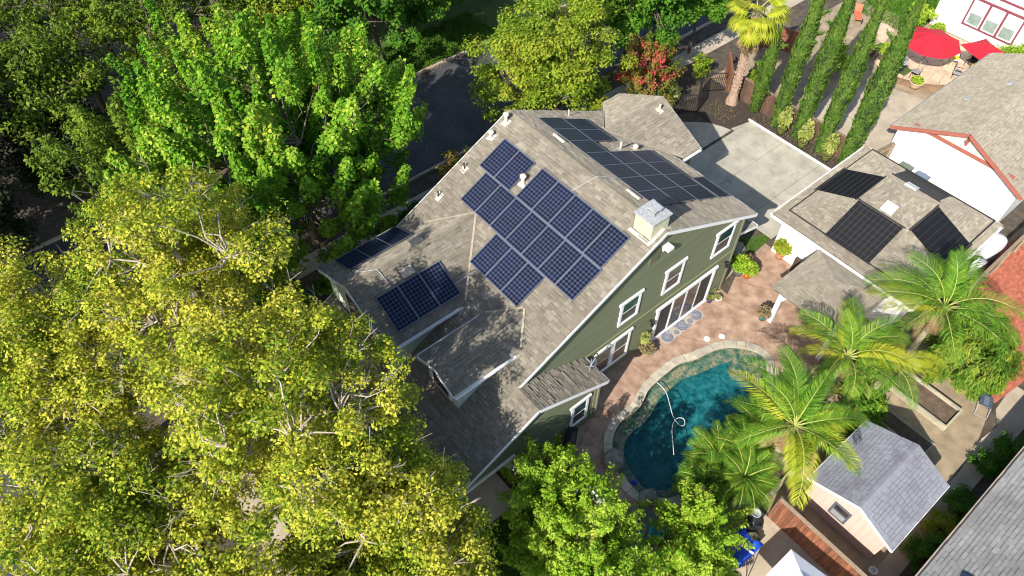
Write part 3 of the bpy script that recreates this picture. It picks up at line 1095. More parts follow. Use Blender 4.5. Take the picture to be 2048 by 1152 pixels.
window(4.25, 5.5, 3.68, 5.36, 0)
window(1.05, 2.2, 3.62, 5.26, 0)
window(-1.6, -.42, 3.6, 5.18, 0)
window(-2.75, -.57, .66, 2.62, 0, 2)
window(-5.15, -4.2, .7, 2.47, -1.2)
# sliding doors: four panels, the outer two behind dark screens
b = B().box(1.12, 1.27, -.07, .02, .02, 2.42).box(4.93, 5.08, -.07, .02, .02, 2.42).box(1.02, 5.18, -.08, .02, 2.40, 2.56).box(1.12, 5.08, -.10, .02, .0, .07)
door = obj('sliding_door', b, m_white, house)
for k in range(4):
    a = 1.27 + k * .915
    c = a + .915
    yy = -.03 if k in (1, 2) else -.015
    f = B().box(a, a + .06, yy - .025, yy, .07, 2.4).box(c - .06, c, yy - .025, yy, .07, 2.4).box(a, c, yy - .026, yy, .07, .16).box(a, c, yy - .026, yy, 2.33, 2.4)
    fr = obj('door_panel', f, m_white, door)
    obj('pane', B().box(a + .06, c - .06, yy - .016, yy - .008, .16, 2.33), glassmat('door_screen', (.022, .022, .025), .6) if k in (0, 3) else glassmat('door_glass', (.05, .05, .055), .02), fr)
obj('gable_vent', B().box(-.36, .18, -.03, .02, 6.65, 7.4), m_siding, house)
gv = house.children[-1] if house.children else None
for k in range(8):
    obj('louvre', B().bar((-.30, -.035, 6.73 + k * .08), (.12, -.035, 6.73 + k * .08), .02, .05, (0, -.5, 1)), M('louvre_green', (.07, .08, .045), .7, .05, 3), house)
obj('floodlight_box', B().box(.3, .62, -.32, .0, 7.2, 7.34).box(.36, .56, -.05, .02, 7.0, 7.2), m_white, house)
# wall lantern, satellite bracket, hanging plant
for (x, z) in ((.75, 2.0), (5.75, 2.35)):
    l = obj('wall_lantern', B().box(x - .05, x + .05, -.12, .02, z, z + .05).lathe([(.02, -.05), (.07, -.03), (.09, .0), (.08, -.22), (.05, -.26)], (x, -.17, z), 8), m_dark, house)

# chimney
ch = obj('chimney', B().box(-.6, .3, 0, .88, 7.6, 9.08), m_chim, house)
obj('cap', B().box(-.66, .36, -.06, .94, 9.08, 9.14), m_galv, ch)
lb = B()
for (dx, dy) in ((-.2, -.2), (.2, -.2), (.2, .2), (-.2, .2)):
    lb.box(-.15 + dx * .9 - .02, -.15 + dx * .9 + .02, .44 + dy * .9 - .02, .44 + dy * .9 + .02, 9.14, 9.38)
lb.box(-.34, .04, .25, .63, 9.14, 9.17).box(-.32, .02, .27, .61, 9.20, 9.215).box(-.38, .08, .21, .67, 9.38, 9.42)
obj('spark_arrestor', lb, m_galv, ch)
obj('arrestor_screen', B().box(-.30, .0, .29, .59, 9.17, 9.38), M('screen_grey', (.20, .20, .19), .6, .2, 9), ch)
obj('flashing', B().bar((-.72, -.12, rz(.72) + .02), (-.72, 1.0, rz(.72) + .02), .14, .012, (-.45, 0, .9)).bar((-.7, -.07, rz(.7) + .02), (-.02, -.07, RZ + .02), .12, .012).bar((.02, -.07, RZ + .02), (.42, -.07, rz(.42) + .02), .12, .012), m_cream, ch)


def vent(x, y, h, r, cap, side, mat=None):
    z = rz(x)
    b = B().tube([(x, y, z - .1), (x, y, z + h)], r, 8)
    o = obj('vent_pipe', b, mat or m_cream, roof)
    s = .5 if x < 0 else -.5
    u, v, w = unit([1, 0, s]), np.array([0, 1, 0]), unit([-s, 0, 1])
    obj('boot', B().obox((x, y, z + .012), u, v, w, .19, .16, .006), m_cream, o)
    if cap:
        obj('rain_cap', B().lathe([(r * .5, -.02), (cap, 0), (cap, .06), (cap * .6, .10), (.01, .11)], (x, y, z + h), 12), m_cream, o)


vent(-.45, 8.72, .42, .07, .13, 0)
vent(-1.25, 8.75, .25, .07, .12, 0, m_galv)
vent(-2.86, 8.62, .34, .035, 0, 0, m_dark)
vent(-4.32, 8.6, .3, .035, 0, 0, m_dark)
vent(-1.85, 5.9, .38, .08, .14, 0)
vent(3.6, 5.55, .4, .045, 0, 0)
vent(4.6, 5.5, .12, .08, .13, 0)
vent(3.2, 8.6, .35, .03, 0, 0)
vt = obj('vent_pipe', B().tube([(7.6, 6.8, 6.1), (7.6, 6.8, 6.55)], .05, 8), m_cream, roof)
obj('boot', B().obox((7.6, 6.8, 6.21), (1, 0, 0), unit([0, 1, .5]), unit([0, -.5, 1]), .16, .18, .006), m_cream, vt)
for (x, y) in ((-6.62, 7.0), (-7.75, 5.95)):
    z = 6.65 - .5 * abs(y - 6.6)
    sg = 1 if y < 6.6 else -1
    obj('roof_vent', B().obox((x, y, z + .06), (1, 0, 0), unit([0, 1, .5 * sg]), unit([0, -.5 * sg, 1]), .27, .2, .055), M('vent_tan', (.36, .31, .25), .8, .1, 4), roof)
for y in (2.15, 6.55):
    obj('roof_vent', B().obox((.70, y, rz(.70) + .06), unit([1, 0, -.5]), (0, 1, 0), unit([.5, 0, 1]), .07, .34, .05), M('vent_cream', (.62, .56, .44), .8, .1, 4), roof)
for pts in (((-1.0, 3.95, 8.12), (.02, 3.55, 8.62), (.95, 3.35, 8.15)), ((-1.5, 8.75, 7.9), (-1.2, 8.45, 8.0)), ((-5.35, 4.6, 5.93), (-6.4, 4.7, 5.75)), ((-9.3, 7.4, 6.3), (-9.1, 6.9, 6.55), (-8.7, 6.55, 6.7), (-8.6, 5.75, 6.28))):
    obj('conduit', B().tube(pts, .016, 6), m_galv, roof)

# ------------------------------------------------------------------ solar panels
PW, PLn = .996, 1.612


def panel_meshes():
    fb = B()
    t = .020
    fb.box(0, PW, 0, t, -.035, .008).box(0, PW, PLn - t, PLn, -.035, .008).box(0, t, t, PLn - t, -.035, .0075).box(PW - t, PW, t, PLn - t, -.035, .0075)
    bk = B().box(t, PW - t, t, PLn - t, -.012, -.002)
    ce = B()
    cw, cl = (PW - 2 * t - .01) / 6, (PLn - 2 * t - .03) / 10
    for i in range(6):
        for j in range(10):
            x0, y0 = t + .005 + i * cw + .005, t + .015 + j * cl + .005
            x1, y1 = x0 + cw - .010, y0 + cl - .010
            c = .013
            P = [(x0 + c, y0), (x1 - c, y0), (x1, y0 + c), (x1, y1 - c), (x1 - c, y1), (x0 + c, y1), (x0, y1 - c), (x0, y0 + c)]
            ce.add([(a, b_, .001) for a, b_ in P], [tuple(range(8))])
    rail = B().bar((.0, .35, -.07), (PW, .35, -.07), .04, .06).bar((0, PLn - .35, -.07), (PW, PLn - .35, -.07), .04, .06)
    return [('frame', meshdata('frame', fb.V, fb.F, m_frame), None), ('backsheet', meshdata('backsheet', bk.V, bk.F, m_back), None),
            ('solar_cells', meshdata('solar_cells', ce.V, ce.F, m_cell), 'stuff'), ('rail', meshdata('rail', rail.V, rail.F, m_dark), None)]


PM = panel_meshes()


def panel(origin, u, v, label, group):
    """u along the width, v along the length (up the slope)."""
    u, v = Vector(u).normalized(), Vector(v).normalized()
    w = u.cross(v)
    o = bpy.data.objects.new('solar_panel', None)
    COL.objects.link(o)
    o.empty_display_size = .2
    o.matrix_world = Matrix.Translation(Vector(origin)) @ Matrix((u, v, w)).transposed().to_4x4()
    tag(o, label, 'solar panel', group)
    for nm, me, kd in PM:
        c = bpy.data.objects.new(nm, me)
        COL.objects.link(c)
        c.parent = o
        if kd:
            c['kind'] = kd


ORD = ['first', 'second', 'third', 'fourth', 'fifth', 'sixth', 'seventh']
ST = .13
upL, upR = (1, 0, .5), (-1, 0, .5)


def rowL(xlow, ystart, n, text, y_step=1.005):
    # seen from the pool side, panels run away from the gable; low edge at xlow
    for k in range(n):
        y = ystart + k * y_step
        panel((xlow, y + PW, rz(xlow) + ST), (0, -1, 0), upL, 'blue solar panel %s from gable in %s' % (ORD[k], text), 'solar panels on the sunlit slope')


rowL(-2.45, .64, 5, 'the top row beside the chimney')
rowL(-2.46, 6.1, 2, 'the separate pair near the far rake')
rowL(-3.905, .56, 7, 'the long middle row')
rowL(-5.36, 2.08, 3, 'short bottom row above small dormer')


def rowR(xlow, ystart, n, text, y_step=1.004):
    for k in range(n):
        y = ystart + k * y_step
        panel((xlow, y, rz(xlow) + ST), (0, 1, 0), upR, 'dark solar panel %s from gable in %s' % (ORD[k], text), 'solar panels on the driveway slope')


rowR(2.38, 1.2, 7, 'ridge row on driveway slope')
rowR(3.835, 1.2, 4, 'second row on driveway slope')
rowR(3.835, 6.12, 2, 'pair by the driveway wing valley')
rowR(5.29, 1.15, 4, 'third row on driveway slope')
for k, y in enumerate((1.1,)):
    # the last one lies on its side along the eave
    u, v = Vector((1, 0, -.5)).normalized(), Vector((0, 1, 0))
    panel((5.42, y, rz(5.42) + ST), (1, 0, -.5), (0, 1, 0), 'dark solar panel lying sideways at the driveway eave', 'solar panels on the driveway slope')
for k in range(3):
    panel((-9.42 + k * 1.003, 4.24, 6.65 - .5 * (6.6 - 4.24) + ST), (1, 0, 0), (0, 1, .5), 'blue solar panel in dappled shade on the front wing, %s from the front' % ORD[k], 'solar panels on the front wing near slope')
for k in range(3):
    panel((-9.42 + (k + 1) * 1.004, 9.0, 6.65 - .5 * (9.0 - 6.6) + ST), (-1, 0, 0), (0, -1, .5), 'dark solar panel on the far slope of the front wing, %s from the front' % ORD[k], 'solar panels on the front wing far slope')

# ================================================================== DETACHED GARAGE
gar = root('garage', (13.75, -3.4, 0), 'white detached garage with tan hip roof and black pool heating mats', 'garage')
GX0, GX1, GY0, GY1, GE, GA = 9.74, 17.76, -7.2, .42, 2.7, 4.32
ax_, ay_ = (GX0 + GX1) / 2, (GY0 + GY1) / 2
AP1, AP2 = (ax_ - .2, ay_, GA), (ax_ + .2, ay_, GA)
obj('wall', B().box(GX0 + .5, GX1 - .4, GY0 + .4, GY1 - .45, 0, GE), m_white, gar)
gf = [[(GX0, GY1, GE), (GX0, GY0, GE), AP1], [(GX1, GY0, GE), (GX1, GY1, GE), AP2],
      [(GX1, GY1, GE), (GX0, GY1, GE), AP1, AP2], [(GX0, GY0, GE), (GX1, GY0, GE), AP2, AP1]]
gb = B()
for f in gf:
    slab_face(gb, f, .1)
groof = obj('roof', gb, MATS['roof_felt'], gar)
GR = Roof(groof, m_shingle, lambda p: p.x < 13 and p.y > -4.5)
for f in gf:
    GR.face(f)
GR.done()
for c in ((GX0, GY0), (GX0, GY1)):
    caps(groof, (c[0], c[1], GE), AP1, m_cap, .13)
for c in ((GX1, GY0), (GX1, GY1)):
    caps(groof, (c[0], c[1], GE), AP2, m_cap, .13)
for (a, c, o) in (((GX0, GY0), (GX0, GY1), (-1, 0)), ((GX1, GY0), (GX1, GY1), (1, 0)), ((GX0, GY0), (GX1, GY0), (0, -1)), ((GX0, GY1), (GX1, GY1), (0, 1))):
    gutter(groof, a, c, o, GE - .14)
obj('garage_door', B().box(GX1 - .42, GX1 - .36, -5.5, -1.2, .05, 2.2), m_white, gar)
obj('side_door', B().box(10.18, 10.24, -.95, -.1, .05, 2.1), m_whiteplastic, gar)
for (x, y, nx, ny) in ((12.86, -3.45, -1, 0), (15.5, -3.2, 1, 0)):
    s = (GA - GE) / 3.8
    z = GA - s * (abs(x - ax_) - .2)
    u = unit([-nx, 0, s])
    obj('roof_vent', B().obox((x, y, z + .06), u, (0, 1, 0), unit([nx * s, 0, 1]), .28, .30, .05), M('pale_vent', (.62, .62, .58), .6, .08, 4), groof)

# black rubber pool-heating mats lying on the four hips
s_x = (GA - GE) / (ax_ - .2 - GX0)
s_y = (GA - GE) / (GY1 - ay_)


def mat_thing(p0, u, v, wu, lv, nrm, label):
    """A mat of ribbed strips; p0 low corner, u along eave, v up slope."""
    u, v, nrm = unit(u), unit(v), unit(nrm)
    p0 = np.array(p0, float) + nrm * .03
    r = root('pool_heating_mat', tuple(p0), label, 'heating mat', 'pool heating mats on the garage roof')
    ns = 10
    for k in range(ns):
        a = p0 + u * (k * wu / ns + .006)
        c = a + v * lv / 2 + u * (wu / ns / 2 - .006)
        b = B()
        b.obox(c, u, v, nrm, wu / ns / 2 - .006, lv / 2, .012)
        for q in range(4):
            b.obox(c + u * ((q - 1.5) * wu / ns / 4.6) + nrm * .014, u, v, nrm, .008, lv / 2, .006)
        obj('strip', b, m_rubber, r)
    for q in np.linspace(.08, .92, 7):
        obj('cross_band', B().obox(p0 + u * wu / 2 + v * lv * q + nrm * .024, u, v, nrm, wu / 2, .006, .004), M('band_grey', (.07, .07, .08), .6, .1, 5), r)
    for q in (0, 1):
        a = p0 + v * (lv * q + (.05 if q else -.05))
        obj('header_pipe', B().tube([a - u * .08 + nrm * .02, a + u * (wu + .08) + nrm * .02], .035, 8), m_dark, r)
    return r


def gz(x, y):
    return min(GA - s_x * (abs(x - ax_) - .2), GA - s_y * abs(y - ay_), GA)


mat_thing((10.33, -4.53, gz(10.33, -3)), (0, 1, 0), (1, 0, s_x), 2.38, 2.3, (-s_x, 0, 1), 'black heating mat on the garage roof slope facing the pool patio')
mat_thing((15.0, -.04, gz(13, -.04)), (-1, 0, 0), (0, -1, s_y), 2.42, 2.1, (0, s_y, 1), 'black heating mat on the garage roof slope facing the driveway')
mat_thing((17.4, -2.1, gz(17.4, -3)), (0, -1, 0), (-1, 0, s_x), 2.45, 1.85, (s_x, 0, 1), 'black heating mat on the garage roof slope facing the white neighbour garage')
mat_thing((12.75, -6.85, gz(13.5, -6.85)), (1, 0, 0), (0, 1, s_y), 2.4, 2.25, (0, -s_y, 1), 'black heating mat on the garage roof slope facing the brick path')
k1, k2 = .42, .42
fx0, fx1, fy0, fy1 = GX0 + .55, GX1 - .35, GY0 + .35, GY1 - .5
zz = gz(fx0, ay_) + .04
loop = [(fx0, fy1), (fx0, fy0), (fx1, fy0), (fx1, fy1), (fx0, fy1)]
pr = root('heating_pipe_run', (fx0, fy1, zz), 'black pipe running round the garage roof just above its eaves', 'pipe')
for a, c in zip(loop[:-1], loop[1:]):
    obj('pipe', B().tube([(*a, max(zz, gz(*a) + .04)), (*c, max(zz, gz(*c) + .04))], .03, 8), m_dark, pr)

# ================================================================== GAZEBO
gz_ = root('gazebo', (7.9, -4.25, 0), 'small gazebo with shingled hip roof and white arched posts', 'gazebo')
ZX0, ZX1, ZY0, ZY1, ZE, ZA = 6.05, 9.7, -6.1, -2.42, 2.55, 3.36
AP = (7.85, -4.26, ZA)
zf = [[(ZX0, ZY1, ZE), (ZX0, ZY0, ZE), AP], [(ZX1, ZY0, ZE), (ZX1, ZY1, ZE), AP], [(ZX1, ZY1, ZE), (ZX0, ZY1, ZE), AP], [(ZX0, ZY0, ZE), (ZX1, ZY0, ZE), AP]]
zb = B()
for f in zf:
    slab_face(zb, f, .09)
zroof = obj('roof', zb, MATS['roof_felt'], gz_)
ZR = Roof(zroof, m_shingle2, None, expo=.15)
for f in zf:
    ZR.face(f)
ZR.done()
for c in ((ZX0, ZY0), (ZX0, ZY1), (ZX1, ZY0), (ZX1, ZY1)):
    caps(zroof, (c[0], c[1], ZE), AP, m_cap, .13)
for (x, y) in ((6.5, -2.87), (6.5, -5.65), (9.3, -2.87), (9.3, -5.65)):
    p = obj('post', B().box(x - .1, x + .1, y - .1, y + .1, .0, 2.45), m_white, gz_)
    for (dx, dy) in (((1 if x < 8 else -1), 0), (0, (1 if y < -4 else -1))):
        pts = [(x + dx * .1 + dx * .55 * t ** 1.6, y + dy * .1 + dy * .55 * t ** 1.6, 1.75 + .68 * t) for t in np.linspace(0, 1, 7)]
        bq = B()
        for a, c in zip(pts[:-1], pts[1:]):
            bq.bar(a, c, .09, .12, (dx, dy, 1))
        obj('brace', bq, m_white, p)
for (a, c) in (((6.5, -2.87), (9.3, -2.87)), ((6.5, -5.65), (9.3, -5.65)), ((6.5, -2.87), (6.5, -5.65)), ((9.3, -2.87), (9.3, -5.65))):
    obj('beam', B().bar((*a, 2.4), (*c, 2.4), .16, .2), m_white, gz_)
# dark low wall tucked under the gazebo roof
tag(obj('low_counter', B().box(8.9, 9.9, -2.32, -2.16, 0, .95).box(9.85, 10.0, -2.32, -1.5, 0, .95), M('dark_counter', (.07, .05, .04), .6, .2, 4)), 'dark brown low counter between the gazebo and the white garage wall', 'counter')

# ================================================================== SHED
shed = root('shed', (2.0, -10.9, 0), 'peach garden shed with pale grey shingle roof and one small window', 'shed')
SX0, SX1, SY0, SY1, SYR, SE, SA = .05, 3.95, -12.68, -9.05, -11.0, 1.95, 2.78
obj('wall', B().extr([(.3, SY0 + .25, 0), (.3, SY1 - .2, 0), (.3, SY1 - .2, SE + .02), (.3, SYR, SA - .08), (.3, SY0 + .25, SE + .02)], (3.4, 0, 0)), m_peach, shed)
for k in range(13):
    y = SY0 + .36 + k * .265
    zt = (SE + (SA - SE) * min((y - SY0) / (SYR - SY0), (SY1 - y) / (SY1 - SYR))) - .06
    obj('groove', B().box(.288, .302, y, y + .012, .1, zt), M('peach_groove', (.48, .33, .27), .8, .05, 4), shed)
sf = [[(SX0, SYR, SA), (SX0, SY0, SE), (SX1, SY0, SE), (SX1, SYR, SA)], [(SX0, SY1, SE), (SX0, SYR, SA), (SX1, SYR, SA), (SX1, SY1, SE)]]
sb = B()
for f in sf:
    slab_face(sb, f, .06)
sroof = obj('roof', sb, M('shed_felt', (.05, .05, .06), .9, .1, 4), shed)
SR = Roof(sroof, m_shingleshed, None, expo=.15, widths=[.30, .31, .32], thick=.014, gap=.009, bands=.9)
for f in sf:
    SR.face(f)
SR.done()
caps(sroof, (SX0, SYR, SA), (SX1, SYR, SA), m_shingleshed, .12, .2, drop=.45)
rakes(sroof, [((SX0 - .01, SYR, SA - .05), (SX0 - .01, SY0, SE - .05)), ((SX0 - .01, SYR, SA - .05), (SX0 - .01, SY1, SE - .05)), ((SX0, SY0 - .01, SE - .05), (SX1, SY0 - .01, SE - .05)), ((SX0, SY1 + .01, SE - .05), (SX1, SY1 + .01, SE - .05))], .12, .02, m_white)
sw = obj('window', B().box(.25, .3, -11.0, -10.28, .72, .80).box(.25, .3, -11.0, -10.28, 1.55, 1.63).box(.25, .3, -11.0, -10.92, .80, 1.55).box(.25, .3, -10.36, -10.28, .80, 1.55).box(.25, .3, -10.92, -10.36, 1.14, 1.2), m_frame, shed)
obj('pane', B().box(.27, .285, -10.92, -10.36, .80, 1.14), glassmat('shed_glass', (.30, .31, .32), .2, .2), sw)
obj('pane', B().box(.275, .29, -10.92, -10.36, 1.2, 1.55), glassmat('shed_glass_open', (.04, .03, .03), .2), sw)
tag(obj('white_bucket', B().lathe([(.12, 0), (.15, .28), (.16, .3), (.13, .3), (.12, .04), (.01, .03)], (-.1, -12.75, 0), 16), m_whiteplastic), 'white bucket on the ground by the shed corner', 'bucket')

# ================================================================== FENCES
def fence(name, a, c, h, label, mat, face=1, pw=.14, post_every=2.2, toprail=True, z0=.02, railmat=None):
    a, c = np.array(a, float), np.array(c, float)
    L = np.linalg.norm(c - a)
    d = (c - a) / L
    nn = np.array([d[1], -d[0]]) * face
    r = root(name, (*((a + c) / 2), 0), label, 'fence')
    npk = int(L / pw)
    ang = math.atan2(d[1], d[0])
    me = meshdata('plank', *(lambda b: (b.V, b.F))(B().box(.004, pw - .004, -.012, .012, z0, h)), mat)
    for k in range(npk):
        p = a + d * k * pw
        inst('plank', me, r, Matrix.Translation((p[0], p[1], random.uniform(-.015, .015))) @ Matrix.Rotation(ang + random.uniform(-.02, .02), 4, 'Z'))
    for z in (.35, h - .25):
        q = nn * .05
        obj('rail', B().bar((*(a + q), z), (*(c + q), z), .05, .09), railmat or mat, r)
    if toprail:
        obj('cap_rail', B().bar((*a, h + .02), (*c, h + .02), .14, .04), railmat or mat, r)
    k = 0.
    while k < L + .1:
        p = a + d * min(k, L) + nn * .09
        obj('post', B().obox((p[0], p[1], h / 2), (*d, 0), (*nn, 0), (0, 0, 1), .05, .05, h / 2), railmat or mat, r)
        k += post_every
    return r


fence('wooden_fence', (19.12, 10.3), (19.12, .5), 1.5, 'dark brown plank fence standing behind the row of cypresses', m_darkwood, -1, railmat=m_wood)
fence('wooden_fence', (-1.35, -8.9), (-1.35, -15), 1.75, 'reddish plank fence with pale cap rail in front of the peach shed', m_redwood, -1, post_every=1.9, railmat=m_wood)
fence('wooden_fence', (19.12, 10.35), (20.6, 11.8), 1.5, 'orange brown plank fence behind the fan palm trunk', m_redwood, -1)
fence('wooden_fence', (26.2, 9.5), (24.2, 13.2), 1.6, 'orange plank fence at the top edge between the cypress tips', m_redwood, 1)
fence('side_fence', (13.4, -8.1), (22, -8.1), 1.6, 'grey brown plank fence behind the garage along the brick path', m_darkwood, 1, railmat=m_wood)
fence('side_fence', (18.7, .35), (20.8, .1), 1.5, 'short brown fence between the garage roof and white neighbour wall', m_wood, 1)
# dark picket gate by the driveway
mf = root('picket_gate', (16.5, 10.9, 0), 'black metal picket gate closing the far end of the driveway', 'gate')
pts = [(13.9, 11.0), (15.2, 10.6), (15.9, 10.1), (17.6, 11.4), (18.9, 10.5)]
for a, c in zip(pts[:-1], pts[1:]):
    a, c = np.array(a), np.array(c)
    L = np.linalg.norm(c - a)
    for z in (.15, 1.35):
        obj('rail', B().bar((*a, z), (*c, z), .03, .04), m_dark, mf)
    for t in np.arange(0, 1, .12 / L):
        p = a + (c - a) * t
        obj('picket', B().box(p[0] - .012, p[0] + .012, p[1] - .012, p[1] + .012, .05, 1.45), m_dark, mf)

# ================================================================== NEIGHBOUR BUILDINGS
n1 = root('neighbour_garage', (25, -3.2, 0), 'white neighbour garage with rust red gable trim and tan shingle roof', 'garage')
NX0, NX1, NYN, NYF, NYR, NE, NA = 20.45, 31.5, -6.9, .55, -3.2, 2.6, 4.35
obj('wall', B().extr([(NX0 + .4, NYN + .3, 0), (NX0 + .4, NYF - .3, 0), (NX0 + .4, NYF - .3, NE), (NX0 + .4, NYR, NA - .12), (NX0 + .4, NYN + .3, NE)], (10.4, 0, 0)), m_white, n1)
nf = [[(NX0, NYR, NA), (NX0, NYN, NE), (NX1, NYN, NE), (NX1, NYR, NA)], [(NX0, NYF, NE), (NX0, NYR, NA), (NX1, NYR, NA), (NX1, NYF, NE)]]
nb = B()
for f in nf:
    slab_face(nb, f, .12)
nroof = obj('roof', nb, MATS['roof_felt'], n1)
NR = Roof(nroof, m_shingle2, None, expo=.16)
for f in nf:
    NR.face(f)
NR.done()
caps(nroof, (NX0, NYR, NA), (NX1, NYR, NA), m_shingle2)
rakes(nroof, [((NX0 - .03, NYR, NA - .08), (NX0 - .03, NYN, NE - .08)), ((NX0 - .03, NYR, NA - .08), (NX0 - .03, NYF, NE - .08))], .2, .05, m_rust)
gutter(nroof, (NX0, NYF), (NX1, NYF), (0, 1), NE - .14, M('grey_gutter', (.35, .36, .37), .5, .05, 3))
obj('gable_beam', B().box(NX0 + .3, NX0 + .38, NYN + .9, NYF - 1.0, NE + .42, NE + .62), m_rust, n1)
m_gableboard = M('gable_board', (.60, .56, .49), .8, .1, 3, isl=.08)
for k in range(22):
    y = NYR - 2.3 + k * .21
    zt = NA - .22 - (NA - NE) * abs(y + .1 - NYR) / (NYR - NYN)
    if zt > NE + .65:
        obj('gable_board', B().box(NX0 + .34, NX0 + .395, y, y + .2, NE + .62, zt), m_gableboard, n1)
obj('gable_bracket', B().box(NX0 + .02, NX0 + .36, NYR - .06, NYR + .06, NA - .55, NA - .42).box(NX0 + .24, NX0 + .36, NYR - .06, NYR + .06, NA - .85, NA - .5), m_rust, n1)
for (x, y) in ((24.6, -1.2), (27.0, -2.2), (26.8, -4.2)):
    z = NA - (NA - NE) / (NYF - NYR) * abs(y - NYR)
    obj('roof_vent', B().obox((x, y, z + .05), (1, 0, 0), unit([0, 1, -.47]), unit([0, .47, 1]), .16, .12, .05), m_galv, nroof)
z = 0.25
while z < NE:
    obj('siding_board', B().box(NX0 + .375, NX0 + .4, NYN + .3, NYF - .3, z, z + .19), m_white, n1)
    z += .2

n2 = root('neighbour_house', (42, 3, 0), 'white neighbour house with a maroon framed triple window', 'house')
HX = 36.4
obj('wall', B().box(HX, HX + 12, -10, 6.4, 0, 6.5), m_white, n2)
z = .2
while z < 6.4:
    obj('siding_board', B().box(HX - .022, HX, -8, 6.42, z, z + .225), m_white, n2)
    z += .23
wy0, wy1, wz0, wz1 = .9, 4.45, 1.05, 2.75
hw = obj('window', B().box(HX - .08, HX - .02, wy0, wy1 + .0, wz0 - .12, wz0).box(HX - .09, HX - .02, wy0 - .15, wy1 + .15, wz1, wz1 + .15).box(HX - .08, HX - .02, wy0, wy0 + .11, wz0, wz1).box(HX - .08, HX - .02, wy1 - .11, wy1, wz0, wz1), m_maroon, n2)
ww = (wy1 - wy0 - .22) / 3
for k in range(3):
    a = wy0 + .11 + k * ww
    if k:
        obj('mullion', B().box(HX - .078, HX - .02, a - .07, a + .07, wz0, wz1), m_maroon, hw)
    a2, c2 = a + .09, a + ww - .09
    obj('sash', B().box(HX - .06, HX - .02, a2, a2 + .06, wz0, wz1).box(HX - .06, HX - .02, c2 - .06, c2, wz0, wz1).box(HX - .061, HX - .02, a2, c2, wz0, wz0 + .07).box(HX - .061, HX - .02, a2, c2, wz1 - .07, wz1), m_whiteplastic, hw)
    obj('pane', B().box(HX - .045, HX - .035, a2 + .06, c2 - .06, wz0 + .07, wz1 - .07), glassmat('nbr_glass', (.22, .28, .25), .1, .2), hw)
    obj('blind', B().box(HX - .05, HX - .046, a2 + .06, c2 - .06, (wz0 + wz1) / 2 - .05, wz1 - .07), M('blind', (.70, .69, .60), .7, .05, 3), hw)
obj('belt_trim', B().box(HX - .05, HX, -8, 6.45, 3.25, 3.4), m_maroon, n2)

n3 = root('neighbour_roof', (5, -17, 0), 'grey shingled neighbour house roof filling the bottom right corner', 'house')
obj('wall', B().box(-8, 18, -22, -14.1, 0, 2.4), M('grey_wall', (.42, .42, .42), .8, .08, 3), n3)
QF = [(-8, -13.72, 2.45), (-8, -17.5, 4.2), (18, -17.5, 4.2), (18, -13.72, 2.45)]
qb = B()
slab_face(qb, QF, .1)
slab_face(qb, [(-8, -17.5, 4.2), (-8, -21.5, 2.4), (18, -21.5, 2.4), (18, -17.5, 4.2)], .1)
qroof = obj('roof', qb, MATS['shed_felt'], n3)
QR = Roof(qroof, m_shinglegrey, lambda p: -.5 < p.x < 8, expo=.15, widths=[.28, .30, .32], gap=.006, bands=.9)
QR.face([(-3, -13.72, 2.45), (-3, -17.5, 4.2), (12, -17.5, 4.2), (12, -13.72, 2.45)])
QR.done()
gutter(qroof, (-8, -13.72), (18, -13.72), (0, 1), 2.33, M('tan_gutter', (.40, .34, .28), .5, .06, 3))
obj('skylight', B().obox((.6, -14.75, 2.98), (1, 0, 0), unit([0, 1, -.46]), unit([0, .46, 1]), .13, .2, .05), M('navy_frame', (.02, .03, .07), .4, .1, 4), qroof)

# ================================================================== VEGETATION
def leaf_quads(C, D, N, L, W, fold=.18, droop=.15):
    """One folded quad per leaf: base, side, tip, side."""
    D = unit(D)
    S = unit(np.cross(D, N))
    U = unit(np.cross(S, D))
    L, W = L[:, None], W[:, None]
    v0 = C
    mid = C + D * L * .45
    v1 = mid + S * W * .5 + U * W * fold
    v3 = mid - S * W * .5 + U * W * fold
    v2 = C + D * L - U * L * droop
    V = np.stack([v0, v1, v2, v3], 1).reshape(-1, 3)
    F = np.arange(len(C) * 4).reshape(-1, 4)
    return V, F


def rand_unit(rg, n):
    return unit(rg.normal(size=(n, 3)))


def lobed(rg):
    a = [(rand_unit(rg, 1)[0], rg.uniform(1.5, 3.5), rg.uniform(0, 6.28)) for _ in range(5)]

    def f(d):
        return 1 + .11 * sum(np.sin(w * (d @ u) * 2 + p) for u, w, p in a) / 1.6
    return f


def branch(b, p, q, r0, r1, rg, sag=.0, segs=3, n=5, wob=.08):
    p, q = np.array(p, float), np.array(q, float)
    L = np.linalg.norm(q - p)
    pts, rad = [], []
    for i in range(segs + 1):
        t = i / segs
        j = rg.normal(size=3) * L * wob * math.sin(math.pi * t)
        pts.append(p + (q - p) * t + j + np.array([0, 0, -sag * L * math.sin(math.pi * t)]))
        rad.append(r0 + (r1 - r0) * t)
    b.tube(pts, rad, n, cap=False)
    return pts


